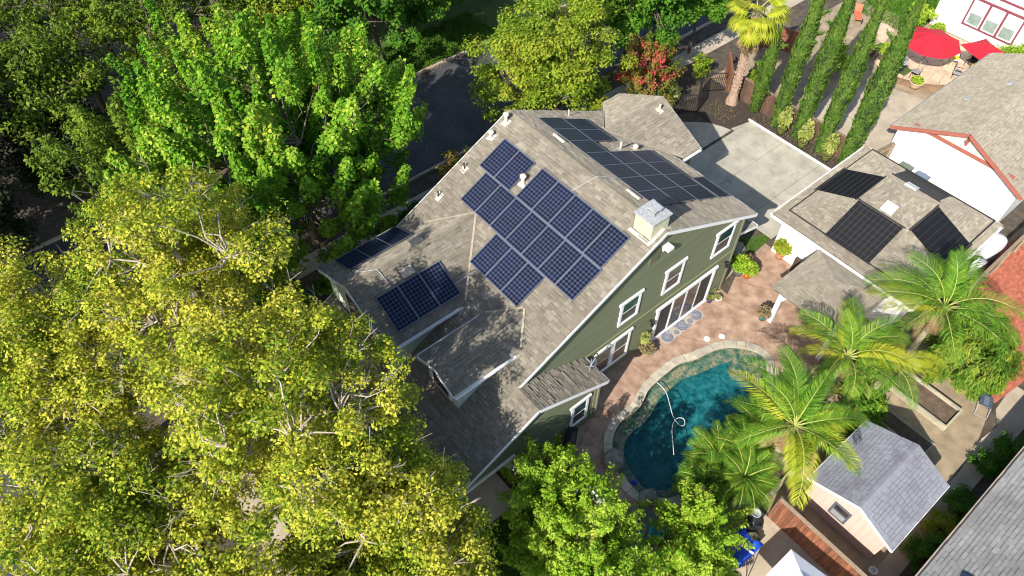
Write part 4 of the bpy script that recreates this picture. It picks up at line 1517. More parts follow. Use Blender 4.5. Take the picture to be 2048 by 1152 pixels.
def tree(name, label, base, cz, rad, nclump, nleaf, lsize, mat, bark, seed, cat='tree', group=None, cr=.55, style='blob', trunk=.2,
         nlimb=11, twigs=0, low=-.55, shell=.5, aspect=.62, flower=None, lean=(0, 0), upright=.6, droop=.15, nparts=None):
    """Tapered trunk, limbs, boughs to every leaf clump, and leaves scattered through the clumps."""
    rg = np.random.default_rng(seed)
    base = np.array(base, float)
    r = root(name, tuple(base), label, cat, group)
    rad = np.array(rad, float)
    cen = base + np.array([lean[0], lean[1], cz])
    lob = lobed(rg)
    # clump centres
    P = []
    while len(P) < nclump:
        d = rand_unit(rg, 1)[0]
        if d[2] < low:
            continue
        u = rg.uniform() ** shell
        p = cen + d * rad * u * lob(d)
        if p[2] < base[2] + .25:
            continue
        P.append(p)
    P = np.array(P)
    # limbs
    tb = B()
    top = cen + np.array([0, 0, rad[2] * .35])
    tp = branch(tb, base - [0, 0, .1], top, trunk, trunk * .3, rg, 0, 6, 8, .025)
    tp = np.array(tp)
    ends = []
    for k in range(nlimb):
        a = 2 * math.pi * (k + rg.uniform(-.3, .3)) / nlimb
        e = cen + rad * np.array([math.cos(a) * .55, math.sin(a) * .55, rg.uniform(-.25, .5)])
        st = tp[min(len(tp) - 1, max(1, int(len(tp) * rg.uniform(.35, .85))))]
        pts = branch(tb, st, e, trunk * .32, trunk * .13, rg, -.08, 4, 6, .07)
        ends += pts[1:]
    ends += list(tp[3:])
    ends = np.array(ends)
    for p in P:
        i = np.argmin(((ends - p) ** 2).sum(1) + (ends[:, 2] > p[2] + .3) * 4)
        branch(tb, ends[i], p, trunk * .13 + .012, .010, rg, .02, 3, 4, .10)
    obj('trunk', tb, bark, r, True)
    if twigs:
        wb_ = B()
        idx = rg.integers(0, len(P), twigs)
        for i in idx:
            p = P[i] + rg.normal(size=3) * cr * .3
            d = unit(P[i] - cen + rg.normal(size=3) * rad.mean() * .35 + [0, 0, rad[2] * .3])
            q = p + d * rg.uniform(.5, 1.3) * cr * 1.7
            pts = branch(wb_, p, q, .013, .005, rg, 0, 2, 3, .10)
            for _ in range(2):
                m = pts[1] + (q - pts[1]) * rg.uniform(0, .5)
                branch(wb_, m, m + unit(d + rg.normal(size=3) * .7) * rg.uniform(.25, .6), .009, .004, rg, 0, 1, 3)
        obj('twigs', wb_, M('twig_grey', (.36, .30, .25), .9, .25, 6), r, kind='stuff')
    # leaves
    k = np.repeat(np.arange(nclump), nleaf)
    n_ = len(k)
    size = rg.uniform(.65, 1.25, nclump)[k] * cr
    if style == 'blob':
        o = rand_unit(rg, n_) * (rg.uniform(size=n_) ** .45)[:, None] * size[:, None] * np.array([1, 1, .62])
        Cc = P[k] + o
        N = unit(o * 1.1 / size[:, None] + rg.normal(size=(n_, 3)) * .45 + [0, 0, .75])
        D = unit(np.cross(N, rand_unit(rg, n_)) + o / size[:, None] * .6 - [0, 0, .15])
    elif style == 'shoot':
        ax = unit(unit((P - cen) / rad) * (1 - upright) + np.array([0, 0, upright]) + rg.normal(size=P.shape) * .12)
        t = rg.uniform(0, 1, n_)
        ln = (rg.uniform(.7, 1.5, nclump) * cr * 2.6)[k]
        w = (1 - t * .82) * cr * .72
        o = rand_unit(rg, n_)
        o = o - ax[k] * (o * ax[k]).sum(1)[:, None]
        o = unit(o)
        Cc = P[k] + ax[k] * (t * ln)[:, None] + o * (w * rg.uniform(size=n_) ** .5)[:, None]
        N = unit(o * .5 + ax[k] * .7 + rg.normal(size=(n_, 3)) * .4 + [0, 0, .3])
        D = unit(o + rg.normal(size=(n_, 3)) * .4 - [0, 0, .1])
    elif style == 'weep':
        o = rand_unit(rg, n_) * (rg.uniform(size=n_) ** .5)[:, None] * size[:, None] * np.array([.55, .55, 1.0])
        Cc = P[k] + o - [0, 0, .2]
        out = unit((P - cen) / rad)[k]
        N = unit(out + rg.normal(size=(n_, 3)) * .4 + [0, 0, .3])
        D = unit(out * .55 + rg.normal(size=(n_, 3)) * .25 - np.array([0, 0, .8]))
    L = lsize * rg.uniform(.6, 1.35, n_)
    Wd = L * aspect * rg.uniform(.8, 1.2, n_)
    V, F = leaf_quads(Cc, D, N, L, Wd, droop=droop)
    V[:, 2] = np.maximum(V[:, 2], base[2] + .02)
    crown = obj('crown', (V, F), mat, r)
    if flower:
        fm, nf_, fs = flower
        sel = P[np.argsort(-(P[:, 2] + .6 * (P - cen)[:, 2]))[:max(6, nclump // 2)]]
        i = rg.integers(0, len(sel), nf_ // 14)
        pk = np.repeat(i, 14)
        Cc = sel[pk] + unit(sel[pk] - cen) * cr * .75 + rg.normal(size=(len(pk), 3)) * .09 + np.repeat(rg.normal(size=(len(i), 3)) * cr * .4, 14, 0)
        V, F = leaf_quads(Cc, rand_unit(rg, len(pk)), rand_unit(rg, len(pk)) + [0, 0, 1], np.full(len(pk), fs), np.full(len(pk), fs * .9))
        obj('flowers', (V, F), fm, r, kind='stuff')
    return r


def shrub(name, label, base, rad, n, mat, seed, cat='shrub', group=None, lsize=.10, **kw):
    ncl = kw.pop('ncl', 26)
    return tree(name, label, base, rad[2] * .95, rad, ncl, max(20, n // ncl), lsize, mat, m_barkdark, seed, cat, group, cr=kw.pop('cr', max(rad) * .34), trunk=kw.pop('trunk', .035), nlimb=5, low=-.7, **kw)


# ---- the yellow-green trees along the corner sidewalk
YT = [((-14.7, 8.4, 0), 9.2, (3.8, 4.3, 3.6), 'yellow leaved tree nearest the street, behind the front wing of the house', 21),
      ((-14.7, 1.8, 0), 9.2, (3.8, 3.9, 3.6), 'yellow leaved tree spreading over the front porch roof by the small dormer', 22),
      ((-14.7, -3.9, 0), 4.9, (3.3, 3.0, 2.4), 'yellow leaved tree at the bottom edge beside the white porch post', 23),
      ((-13.9, -1.2, 0), 6.0, (2.7, 2.5, 2.5), 'lower yellow leaved tree touching the porch roof corner', 27),
      ((-20.0, 9.8, 0), 7.4, (3.4, 4.4, 2.9), 'yellow leaved tree at the left edge with bare twigs against the dark grove', 24),
      ((-20.2, 2.6, 0), 7.2, (3.4, 3.8, 2.8), 'yellow leaved tree in the bottom left corner', 25),
      ((-18.9, -3.2, 0), 6.2, (3.0, 3.4, 2.7), 'yellow leaved tree low on the bottom edge, left of the porch', 26)]
for (b_, cz, rd, lb_, sd) in YT:
    tree('street_tree', lb_, b_, cz, rd, 340 if sd in (21, 22, 27) else 400, 185 if sd in (21, 22) else 155, .115, m_lf_yellow, m_barkpale, sd, 'tree', 'yellow street trees round the corner', cr=.46, trunk=.22, twigs=90, nlimb=12, shell=.5, low=-.7)

# ---- bright green sweet gum by the street
tree('sweetgum_tree', 'tall bright green tree with upright yellow tipped shoots beside the street', (-7.8, 15.6, 0), 6.2, (5.8, 5.3, 5.3), 440, 290, .16, m_lf_gum, m_barkdark, 31, cr=.58, style='shoot', trunk=.3, nlimb=16, upright=.62, shell=.45, aspect=.8, low=-.8)
tree('pear_tree', 'smaller mid green tree left of the tall bright green one', (-13.4, 21.0, 0), 4.2, (3.2, 3.0, 3.4), 120, 150, .20, m_lf_pepper, m_barkdark, 32, cr=.55, style='shoot', trunk=.16, nlimb=9, upright=.6, aspect=.5)
tree('ash_tree', 'broad olive yellow tree behind the driveway wing of the house', (7.2, 14.4, 0), 4.7, (4.3, 4.0, 4.1), 230, 230, .19, m_lf_olive, m_barkdark, 33, cr=.6, trunk=.2, nlimb=12, shell=.4, aspect=.42)
tree('maple_tree', 'fresh green tree on the far side of the street', (3.4, 26.6, 0), 5.0, (4.0, 3.4, 3.2), 140, 200, .21, m_lf_green, m_barkdark, 34, cr=.7, trunk=.2, style='shoot', upright=.3, aspect=.7)
tree('camphor_tree', 'deep green glossy tree between the olive tree and the fan palm', (15.6, 16.2, 0), 4.8, (3.9, 3.7, 3.3), 150, 210, .22, m_lf_green, m_barkdark, 35, cr=.65, trunk=.2, shell=.42)
tree('camphor_tree', 'deep green tree touching the fan palm fronds at the top edge', (20.4, 14.8, 0), 4.0, (2.2, 2.2, 2.6), 70, 190, .2, m_lf_green, m_barkdark, 36, cr=.55, trunk=.12)
GROVE = [((-15.5, 30.0, 0), 5.0, (4.0, 3.4, 3.4), m_lf_pepper, 'green tree behind the smaller mid green one on the far verge', 141),
         ((-10.0, 38.5, 0), 6.0, (4.8, 4.2, 4.0), m_lf_pepper, 'green tree at the top edge in the left grove', 142),
         ((-3.5, 36.0, 0), 5.4, (4.6, 4.0, 3.8), m_lf_pepper, 'soft green tree at the top edge above the bright green tree', 143),
         ((-21.0, 42.0, 0), 6.0, (5.0, 4.6, 4.4), m_lf_pepper, 'green tree filling the very top left corner', 144),
         ((2.5, 38.0, 0), 5.6, (4.4, 4.0, 3.8), m_lf_olive, 'olive green tree at the top edge behind the fresh green tree', 145),
         ((-22.6, 29.0, 0), 4.6, (3.6, 3.4, 3.8), m_lf_dark, 'dark conifer between the other two on the left edge', 146),
         ((-6.5, 31.5, 0), 5.4, (4.8, 4.2, 3.8), m_lf_pepper, 'light green feathery tree at the top edge left of the bright tree', 41),
         ((-12.5, 33.5, 0), 5.4, (4.8, 4.2, 3.8), m_lf_pepper, 'feathery green tree at the top left, reaching over the verge', 42),
         ((-1.5, 31.0, 0), 4.6, (3.8, 3.4, 3.4), m_lf_olive, 'thin olive tree behind the tips of the bright green tree', 43),
         ((-18.5, 36.5, 0), 5.6, (4.6, 4.4, 4.2), m_lf_pepper, 'shaded green tree in the top left corner', 44),
         ((-19.6, 29.5, 0), 5.0, (3.6, 3.8, 4.2), m_lf_dark, 'dark grey green conifer at the left edge above the yellow trees', 45),
         ((-23.8, 25.6, 0), 4.6, (3.6, 3.6, 4.4), m_lf_dark, 'very dark conifer low on the left edge', 46),
         ((-15.8, 27.6, 0), 2.4, (2.4, 2.0, 2.2), m_lf_dark, 'small dark tree at the foot of the left grove', 47),
         ((-24.5, 33, 0), 7.0, (4.4, 4.6, 6.0), m_lf_dark, 'tall dark conifer added out of view to shade the left grove', 48),  # unseen tree, added past the frame's left side to shade the grove
         ((-21.5, 23.0, 0), 4.2, (3.2, 2.6, 3.6), m_lf_dark, 'dark conifer overhanging the street at the left edge', 53),
         ((-27.0, 19.5, 0), 6.0, (4.0, 4.0, 5.0), m_lf_dark, 'large dark conifer added out of view to shade the left end of the street', 54),  # also unseen, added so its shadow darkens the street's left end
         ((-9.5, 26.8, 0), 2.2, (2.6, 1.6, 1.8), m_lf_pepper, 'low feathery tree on the verge behind the bright green tree', 55),
         ((9.0, 28.2, 0), 4.4, (3.6, 3.0, 3.2), m_lf_green, 'green tree on the far verge nearest the olive tree', 56),
         ((7.5, 33.5, 0), 4.6, (4.0, 3.6, 3.6), m_lf_green, 'green tree at the top edge above the street bend', 49),
         ((14.2, 29.0, 0), 4.4, (3.6, 3.4, 3.2), m_lf_green, 'green tree across the street behind the olive tree', 50)]
for (b_, cz, rd, mt, lb_, sd) in GROVE:
    tree('grove_tree', lb_, b_, cz, rd, 110, 105, .24, mt, m_barkdark, sd, 'tree', 'trees across the street', cr=.75, trunk=.2, style='blob', shell=.4, aspect=.45)

# crape myrtles with red flowers
tree('crape_myrtle', 'crape myrtle with coral red flowers beside the olive tree', (13.2, 12.4, 0), 2.5, (1.6, 1.4, 2.1), 70, 130, .13, m_lf_red, m_barkpale, 51, cr=.42, trunk=.07, style='shoot', upright=.5, flower=(m_fl_red, 3400, .10))
tree('crape_myrtle', 'small crape myrtle with pink red flowers by the far rake of the roof', (-.3, 12.6, 0), 1.9, (.85, .75, 1.5), 34, 120, .12, m_lf_red, m_barkpale, 52, cr=.32, trunk=.05, style='shoot', upright=.6, flower=(m_fl_red, 420, .09))

# ---- shrubs and small trees by the pool and lawn
BT = [((-8.2, -3.0, 0), 2.4, (1.3, 1.0, 1.8), 'leafy green shrub tree against the house wall beside the grill', 61),
      ((-8.1, -5.3, 0), 2.6, (1.45, 1.35, 1.9), 'bright green shrub tree with white flowers between the lawn and the pool', 62),
      ((-8.8, -7.1, 0), 2.2, (1.45, 1.3, 1.6), 'light green shrub tree at the bottom edge right of the lawn', 63),
      ((-9.3, -5.2, 0), 1.5, (1.3, 1.2, 1.3), 'dark green shrub in the shade beside the back lawn', 64),
      ((-6.0, -8.7, 0), 1.3, (1.15, 1.0, 1.1), 'lime green shrub hiding the turquoise chairs', 65),
      ((-4.5, -7.7, 0), 1.5, (1.25, 1.0, 1.1), 'lime green shrub below the small palms beside the blue tarp', 66)]
for (b_, cz, rd, lb_, sd) in BT:
    tree('shrub_tree', lb_, b_, cz, rd, 90, 175, .12, m_lf_shrub, m_barkdark, sd, 'shrub', 'green shrubs round the lower pool corner', cr=.36, trunk=.07, style='shoot', upright=.35, low=-.75, aspect=.55,
         flower=(m_fl_white, 70, .09) if sd in (62, 61) else None)
tree('weeping_tree', 'drooping dense green tree beside the red brick path', (10.6, -9.9, 0), 1.9, (2.3, 2.0, 1.3), 150, 240, .22, m_lf_weep, m_barkdark, 71, cr=.55, trunk=.11, style='weep', low=-.35, aspect=.22, droop=.25)

for i, (x, y, rd_, t) in enumerate(((8.5, -13.55, (.75, .6, .6), 'round clipped bush nearest the right edge along the side walk'), (7.2, -13.35, (.7, .55, .55), 'second round bush from the right edge along the side walk'), (4.9, -13.45, (.75, .6, .55), 'third round bush along the side walk, above the grey gutter'), (3.4, -13.4, (.65, .55, .5), 'fourth small brownish bush along the side walk'), (1.9, -13.5, (.8, .6, .55), 'last bush along the side walk near the bottom edge'))):
    shrub('clipped_bush', t, (x, y, 0), rd_, 3600, m_lf_green if i != 3 else m_lf_olive, 80 + i, 'bush', 'bushes along the side walk', lsize=.075)
shrub('round_bush', 'yellow green round bush beyond the black picket gate', (15.2, 12.0, 0), (.8, .7, .75), 3600, m_lf_lime, 90, 'bush')
shrub('hedge_bush', 'bright green hedge bush beside the red umbrella at the right edge', (34.4, -.7, 0), (1.5, 1.9, 1.1), 9000, m_lf_shrub, 91, 'bush', lsize=.15, ncl=60, cr=.5)
shrub('garden_shrub', 'green shrub growing behind the third cypress', (25.8, 7.2, 0), (.7, .7, 1.1), 3000, m_lf_shrub, 92, lsize=.14)
shrub('garden_shrub', 'yellow green shrub between the first two cypresses behind the fence', (20.3, 9.3, 0), (.8, .7, .8), 3000, m_lf_olive, 93, lsize=.13)
shrub('garden_shrub', 'leafy shrub against the white neighbour house corner', (35.6, 7.0, 0), (.9, .8, .8), 3000, m_lf_shrub, 94, lsize=.14)
shrub('garden_shrub', 'yellowish shrub by the trunk of the camphor tree near the fan palm', (18.9, 12.6, 0), (.7, .6, .8), 1800, m_lf_olive, 95, lsize=.13)
shrub('street_shrub', 'low green shrub in the bed between the street and the house', (-1.6, 13.0, 0), (.7, .5, .4), 1800, m_lf_green, 96, lsize=.11)
shrub('street_shrub', 'small green shrub below the pink crape myrtle', (-.2, 11.5, 0), (.5, .45, .45), 1500, m_lf_olive, 97, lsize=.1)
for i, (x, y, rd_, l_) in enumerate(((-5.2, 11.9, (1.3, 1.0, 1.3), 'dark green understorey shrub beside the far rake near the crape myrtle'), (-8.2, 11.7, (1.5, 1.1, 1.5), 'dark green understorey shrub under the bright tree by the front wing'), (-11.4, 12.4, (1.5, 1.2, 1.4), 'dark green understorey shrub at the house corner behind the yellow tree'), (-3.2, 13.0, (.9, .7, .8), 'small understorey shrub by the sidewalk below the bright tree'))):
    shrub('understorey_shrub', l_, (x, y, 0), rd_, 5200, m_lf_green, 150 + i, 'shrub', 'shrubs between the house and the street', lsize=.13, ncl=40, cr=.42)
shrub('poolside_shrub', 'dark leafy plant under the queen palm by the garden wall', (1.6, -8.0, 0), (.8, .6, .7), 3000, m_lf_green, 98, lsize=.13)
shrub('poolside_shrub', 'low white flowered plant behind the shed roof', (3.9, -8.4, 0), (.8, .5, .6), 2400, m_lf_green, 99, lsize=.11, flower=(m_fl_white, 80, .07))

# ---- Italian cypresses
CYP = [((18.75, 7.95), 5.6, .36, 'shortest cypress, leftmost of the row beside the fan palm'), ((18.6, 6.2), 9.8, .42, 'second tall cypress from the fan palm'), ((18.7, 4.7), 10.3, .45, 'third tall cypress, middle of the row along the driveway'),
       ((18.75, 3.1), 9.9, .44, 'fourth tall cypress from the fan palm'), ((18.85, 1.5), 10.4, .50, 'rightmost tall cypress in front of the neighbour patio')]
for i, ((x, y), h, rr, lb_) in enumerate(CYP):
    rg = np.random.default_rng(110 + i)
    r = root('cypress_tree', (x, y, 0), lb_, 'cypress', 'cypresses along the driveway')

    def prof(t):
        return rr * (.62 + .48 * np.sin(np.clip(t, 0, 1) * 2.6)) * np.clip((1 - t) * 2.2, .0, 1) ** .7
    obj('trunk', B().tube([(x, y, -.1), (x, y, h * .9)], [.09, .02], 6), m_barkdark, r)
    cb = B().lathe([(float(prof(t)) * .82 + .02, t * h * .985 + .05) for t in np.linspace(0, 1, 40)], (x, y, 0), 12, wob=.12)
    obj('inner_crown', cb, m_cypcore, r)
    n_ = 11500
    t = rg.uniform(0, 1, n_)
    a = rg.uniform(0, 2 * math.pi, n_)
    ph = rg.uniform(0, 6.28, 4)
    lum = 1 + .08 * np.sin(3 * a + t * 9 + ph[0]) + .07 * np.sin(5 * a - t * 22 + ph[1]) + .07 * np.sin(2 * a + t * 38 + ph[2])
    out = np.c_[np.cos(a), np.sin(a), np.zeros(n_)]
    rad_ = prof(t) * lum * rg.uniform(.76, .99, n_)
    Cc = np.array([x, y, 0]) + out * rad_[:, None] + np.c_[np.zeros((n_, 2)), t * h + .04]
    D = unit(out * .28 + rg.normal(size=(n_, 3)) * .22 + [0, 0, 1])
    N = unit(out + rg.normal(size=(n_, 3)) * .35)
    L = rg.uniform(.12, .26, n_)
    V, F = leaf_quads(Cc, D, N, L, L * .42, droop=0)
    # a few loose sprays that stick out sideways
    for _ in range(5):
        tt, aa = rg.uniform(.15, .85), rg.uniform(0, 6.28)
        o = np.array([math.cos(aa), math.sin(aa), 0])
        p0 = np.array([x, y, tt * h]) + o * float(prof(tt)) * .85
        m_ = 90
        s_ = rg.uniform(0, 1, m_)
        c2 = p0 + (o * .42 + np.array([0, 0, .35])) * s_[:, None] + rg.normal(size=(m_, 3)) * .05
        V2, F2 = leaf_quads(c2, unit(o * .6 + rg.normal(size=(m_, 3)) * .4 + [0, 0, .7]), unit(rg.normal(size=(m_, 3)) + [0, 0, 1]), np.full(m_, .16), np.full(m_, .07))
        V, F = np.concatenate([V, V2]), np.concatenate([F, F2 + len(V)])
    obj('crown', (V, F), m_lf_cyp, r)

# ---- palms
def frond_mesh(L, sag, ll, npair, seed, mat, name='leaflets', curl=1.1, bend=0.0):
    """Feather frond along +X, arching; returns (leaflet mesh, rachis mesh)."""
    rg = np.random.default_rng(seed)
    ts = np.linspace(0, 1, 12)
    pts = np.c_[L * (ts - .18 * sag * ts ** 2.5), bend * L * ts ** 2, L * (.32 * ts - sag * .85 * ts ** 2.3)]
    rb_ = B().tube(pts, list(np.linspace(.028, .006, 12)), 5)
    Vs, Fs = [], []
    n0 = 0
    for side in (-1, 1):
        t = np.linspace(.16, .995, npair) + rg.normal(size=npair) * .004
        t = np.clip(t, .1, 1)
        p = np.c_[[np.interp(t, ts, pts[:, i]) for i in range(3)]].T
        q = np.c_[[np.interp(np.clip(t + .03, 0, 1.0), ts, pts[:, i]) for i in range(3)]].T
        e = np.c_[[np.interp(np.clip(t - .03, 0, 1.0), ts, pts[:, i]) for i in range(3)]].T
        T = unit(q - e)
        S = unit(np.cross(T, np.array([0, 0, 1.]))) * side
        U = unit(np.cross(S, T)) * side
        U = np.where(U[:, 2:3] < 0, -U, U)
        ang = rg.normal(size=npair) * .22
        d0 = unit(S * .85 + T * (.45 + .5 * t[:, None]) + U * (.28 + ang[:, None]))
        ln = ll * (np.sin(np.clip(t * 1.02, 0, 1) * math.pi) ** .45 * .75 + .3) * rg.uniform(.85, 1.1, npair)
        wd = (.013 * L / 2.4 + .009) * (1 - .3 * t)
        m1 = p + d0 * (ln * .5)[:, None]
        d1 = unit(d0 - np.array([0, 0, curl]))
        m2 = m1 + d1 * (ln * .5)[:, None]
        wv = unit(np.cross(d0, U)) * wd[:, None] * .5
        V = np.stack([p - wv * .6, p + wv * .6, m1 + wv, m1 - wv, m2], 1).reshape(-1, 3)
        F = []
        for i in range(npair):
            F += [(n0 + i * 5, n0 + i * 5 + 1, n0 + i * 5 + 2, n0 + i * 5 + 3), (n0 + i * 5 + 3, n0 + i * 5 + 2, n0 + i * 5 + 4)]
        n0 += len(V)
        Vs.append(V)
        Fs += F
    return meshdata(name, np.concatenate(Vs), Fs, mat), meshdata('rachis', rb_.V, rb_.F, m_rachis)


FQ = [frond_mesh(3.05, s_, .80, 84, 200 + i, mt, bend=bd) for i, (s_, mt, bd) in enumerate(((.6, m_lf_palm, .22), (.85, m_lf_palm, -.26), (1.0, m_lf_palmy, .18), (.75, m_lf_palmy, -.22), (.95, m_lf_palm, .3), (1.0, m_lf_dead, .2)))]
FS = [frond_mesh(1.35, s_, .40, 52, 220 + i, mt) for i, (s_, mt) in enumerate(((.4, m_lf_palm), (.75, m_lf_pygmy), (.55, m_lf_pygmy)))]


def feather_palm(name, label, base, h, specs, seed, scale=1.0, meshes=FQ, tr=.13, group=None, lean=(0, 0), crownshaft=True):
    rg = np.random.default_rng(seed)
    r = root(name, base, label, 'palm', group)
    b0 = np.array(base)
    top = b0 + np.array([lean[0], lean[1], h])
    pts, rads = [], []
    for k in range(15):
        t = k / 14
        pts.append(b0 + (top - b0) * t + [0, 0, -.1 if k == 0 else 0])
        rads.append(tr * (1.25 - .35 * t) * (1 + .05 * (k % 2)))
    obj('trunk', B().tube(pts, rads, 10), m_ptrunk2, r, True)
    if crownshaft:
        hb = B()
        for k in range(9):
            a = rg.uniform(0, 6.28)
            hb.tube([top + [0, 0, -.5], top + np.array([math.cos(a) * .16, math.sin(a) * .16, -.2]), top + np.array([math.cos(a) * .22, math.sin(a) * .22, .15])], [.07, .05, .02], 5)
        obj('boots', hb, m_lf_dead, r)
    if crownshaft:
        specs = list(specs) + [(rg.uniform(0, 6.28), -1.0 - rg.uniform(0, .35), 5, .62) for _ in range(4)]
    for (az, el, mi, s) in specs:
        lm, rm = meshes[mi % len(meshes)]
        m4 = Matrix.Translation(Vector(top)) @ Matrix.Rotation(az, 4, 'Z') @ Matrix.Rotation(-el, 4, 'Y') @ Matrix.Rotation(rg.uniform(-.25, .25), 4, 'X') @ Matrix.Scale(s * scale, 4)
        f = inst('frond', lm, r, m4)
        c = bpy.data.objects.new('rachis', rm)
        COL.objects.link(c)
        c.parent = f
    return r


def auto_specs(rg, n, elmin=-.35, elmax=1.0, nm=5, yell=None):
    out = []
    for k in range(n):
        t = k / (n - 1)
        az = k * 2.399 + rg.uniform(-.25, .25)
        el = elmin + (elmax - elmin) * t ** 1.1
        out.append((az, el, int(rg.integers(0, nm)) if yell is None or t > yell else [2, 3][k % 2], rg.uniform(.85, 1.08)))
    return out


rgp = np.random.default_rng(301)


def fr(lst):
    """(compass degrees, elevation, mesh, length)"""
    return [(R(a), e, m, l) for a, e, m, l in lst]


feather_palm('queen_palm', 'queen palm with arching fronds hanging over the pool and shed', (.05, -7.6, 0), 4.1,
             fr([(112, .55, 3, 1.0), (140, -.1, 0, .75), (66, .75, 1, .95), (38, .6, 0, 1.0), (8, .55, 4, .95), (-22, .45, 1, .9), (-45, .35, 2, 1.0), (-70, .3, 3, .85), (-128, .25, 3, 1.0), (-150, .0, 2, .7), (85, 1.0, 0, .8), (-5, 1.0, 0, .8), (52, .45, 4, 1.0), (22, .35, 1, .95), (-100, .35, 0, .9), (125, .3, 1, .85), (-58, .6, 4, .85), (170, .4, 1, .75)]), 1, 1.02)
feather_palm('queen_palm', 'yellowish queen palm in front of the gazebo roof', (4.6, -7.0, 0), 3.6,
             fr([(95, .55, 2, .8), (60, .7, 3, .85), (25, .6, 0, .9), (-8, .5, 1, .95), (-35, .4, 2, .95), (-65, .35, 2, 1.0), (150, .5, 3, .75), (-100, .3, 0, .9), (190, .4, 1, .8), (230, .35, 1, .85), (40, 1.1, 0, .7), (10, .8, 1, .9), (78, .4, 0, .9), (-50, .7, 3, .9), (120, .6, 1, .85), (-80, .6, 4, .9), (170, .3, 0, .8)]), 2, .98)
feather_palm('queen_palm', 'green queen palm rising over the garage corner by the brick path', (9.6, -8.2, 0), 3.9,
             fr([(110, .55, 1, 1.0), (75, .8, 0, .9), (40, .7, 1, 1.0), (5, .55, 0, 1.05), (-20, .4, 4, 1.0), (-60, .4, 1, .95), (160, .45, 3, .9), (200, .35, 4, .85), (-110, .35, 0, .9), (130, .2, 3, 1.0), (20, 1.1, 0, .8), (92, .4, 4, 1.0), (58, .5, 1, 1.0), (145, .5, 1, 1.0), (-40, .6, 1, 1.0), (-85, .5, 4, .9), (180, .6, 1, .9), (22, .4, 4, 1.0)]), 3, 1.05)
feather_palm('queen_palm', 'smaller yellow queen palm above the wooden planter box', (6.4, -8.3, 0), 2.7,
             fr([(20, .5, 2, 1.0), (-25, .4, 3, 1.0), (-60, .35, 2, 1.05), (70, .6, 3, .9), (-110, .4, 1, .9), (160, .5, 0, .9), (210, .4, 1, .9)]), 4, .72)
for i, (x, y, h, s, lb_) in enumerate(((-1.5, -6.1, .9, 1.0, 'small feathery palm at the pool edge, nearest the water'), (-.5, -6.7, 1.1, 1.05, 'small feathery palm between the pool and the queen palm'), (-2.5, -6.6, .8, 1.0, 'small feathery palm at the lower end of the pool'), (-1.6, -7.4, 1.3, 1.05, 'small feathery palm behind the poolside palms near the fence'), (.9, -6.3, 1.0, .95, 'small feathery palm under the queen palm fronds'), (2.2, -6.6, .9, .95, 'small feathery palm right of the pool under the palms'))):
    feather_palm('pygmy_palm', lb_, (x, y, 0), h, auto_specs(rgp, 30, -.3, 1.1, 3), 20 + i, s * 1.15, FS, .07, 'pygmy palms beside the pool', crownshaft=False)
for i, (x, y, l_) in enumerate(((7.4, -7.7, 'leafy undergrowth below the two right palms'), (5.3, -8.7, 'leafy undergrowth beside the yellow palm and the low bed'), (2.6, -7.5, 'leafy undergrowth between the queen palms right of the pool'))):
    shrub('undergrowth', l_, (x, y, 0), (1.1, .8, .7), 3600, m_lf_palm, 320 + i, 'shrub', 'undergrowth among the palms', lsize=.22, ncl=34, cr=.4, aspect=.3)
shrub('banana_plant', 'broad leaved plant with one pale lime leaf among the palms', (5.6, -7.3, 0), (.6, .6, 1.2), 60, m_lf_lime, 311, 'plant', lsize=.8, ncl=5, aspect=.45)


def fan_mesh(seed, mat, dead=False):
    rg = np.random.default_rng(seed)
    Vs, Fs = [], []
    R0 = 1.15
    ns = 34
    base = np.array([1.0, 0, 0])
    for k in range(ns):
        a = (k / (ns - 1) - .5) * (3.6 if not dead else 1.6)
        d = np.array([math.cos(a), math.sin(a), 0])
        w = .055
        s = np.array([-math.sin(a), math.cos(a), 0])
        L = R0 * (1 - .12 * abs(a)) * rg.uniform(.9, 1.05)
        lift = .05 * (1 if k % 2 else -1)
        p0 = base + d * .06
        p1 = base + d * L * .6 + [0, 0, -.10 * L + lift * .5]
        p2 = base + d * L * .92 + [0, 0, -.42 * L * rg.uniform(.8, 1.4)]
        n0 = len(Vs)
        Vs += [p0 - s * .006, p0 + s * .006, p1 + s * w, p1 - s * w, p2]
        Fs += [(n0, n0 + 1, n0 + 2, n0 + 3), (n0 + 3, n0 + 2, n0 + 4)]
    pet = B().tube([(0, 0, 0), (.5, 0, .04), (1.02, 0, 0)], [.028, .02, .014], 5)
    return meshdata('fan_blade', np.array(Vs), Fs, mat), meshdata('petiole', pet.V, pet.F, m_rachis if not dead else m_ptrunk)


fp = root('fan_palm', (18.4, 9.4, 0), 'fan palm with rough pinkish trunk and drooping yellow green fans', 'palm')
H = 6.1
rg = np.random.default_rng(77)
prf = [(.42, -.05), (.36, .25), (.27, .6)] + [(.235 + .015 * (k % 2), .6 + k * .14) for k in range(1, 39)]
obj('trunk', B().lathe([p for p in prf if p[1] < H], (18.4, 9.4, 0), 14, wob=.07), m_ptrunk, fp)
bt = B()
for k in range(300):
    z, a = .5 + (H - .6) * rg.uniform(), rg.uniform(0, 6.28)
    o = np.array([math.cos(a), math.sin(a), 0])
    p = np.array([18.4, 9.4, z]) + o * .22
    bt.tube([p, p + o * .07 + [0, 0, .05]], [.035, .012], 4)
obj('boots', bt, M('palm_boot', (.52, .36, .27), .95, .2, 9), fp)
FM = [fan_mesh(1, m_lf_fan), fan_mesh(2, m_lf_fan)]
FD = fan_mesh(3, m_lf_dead, True)
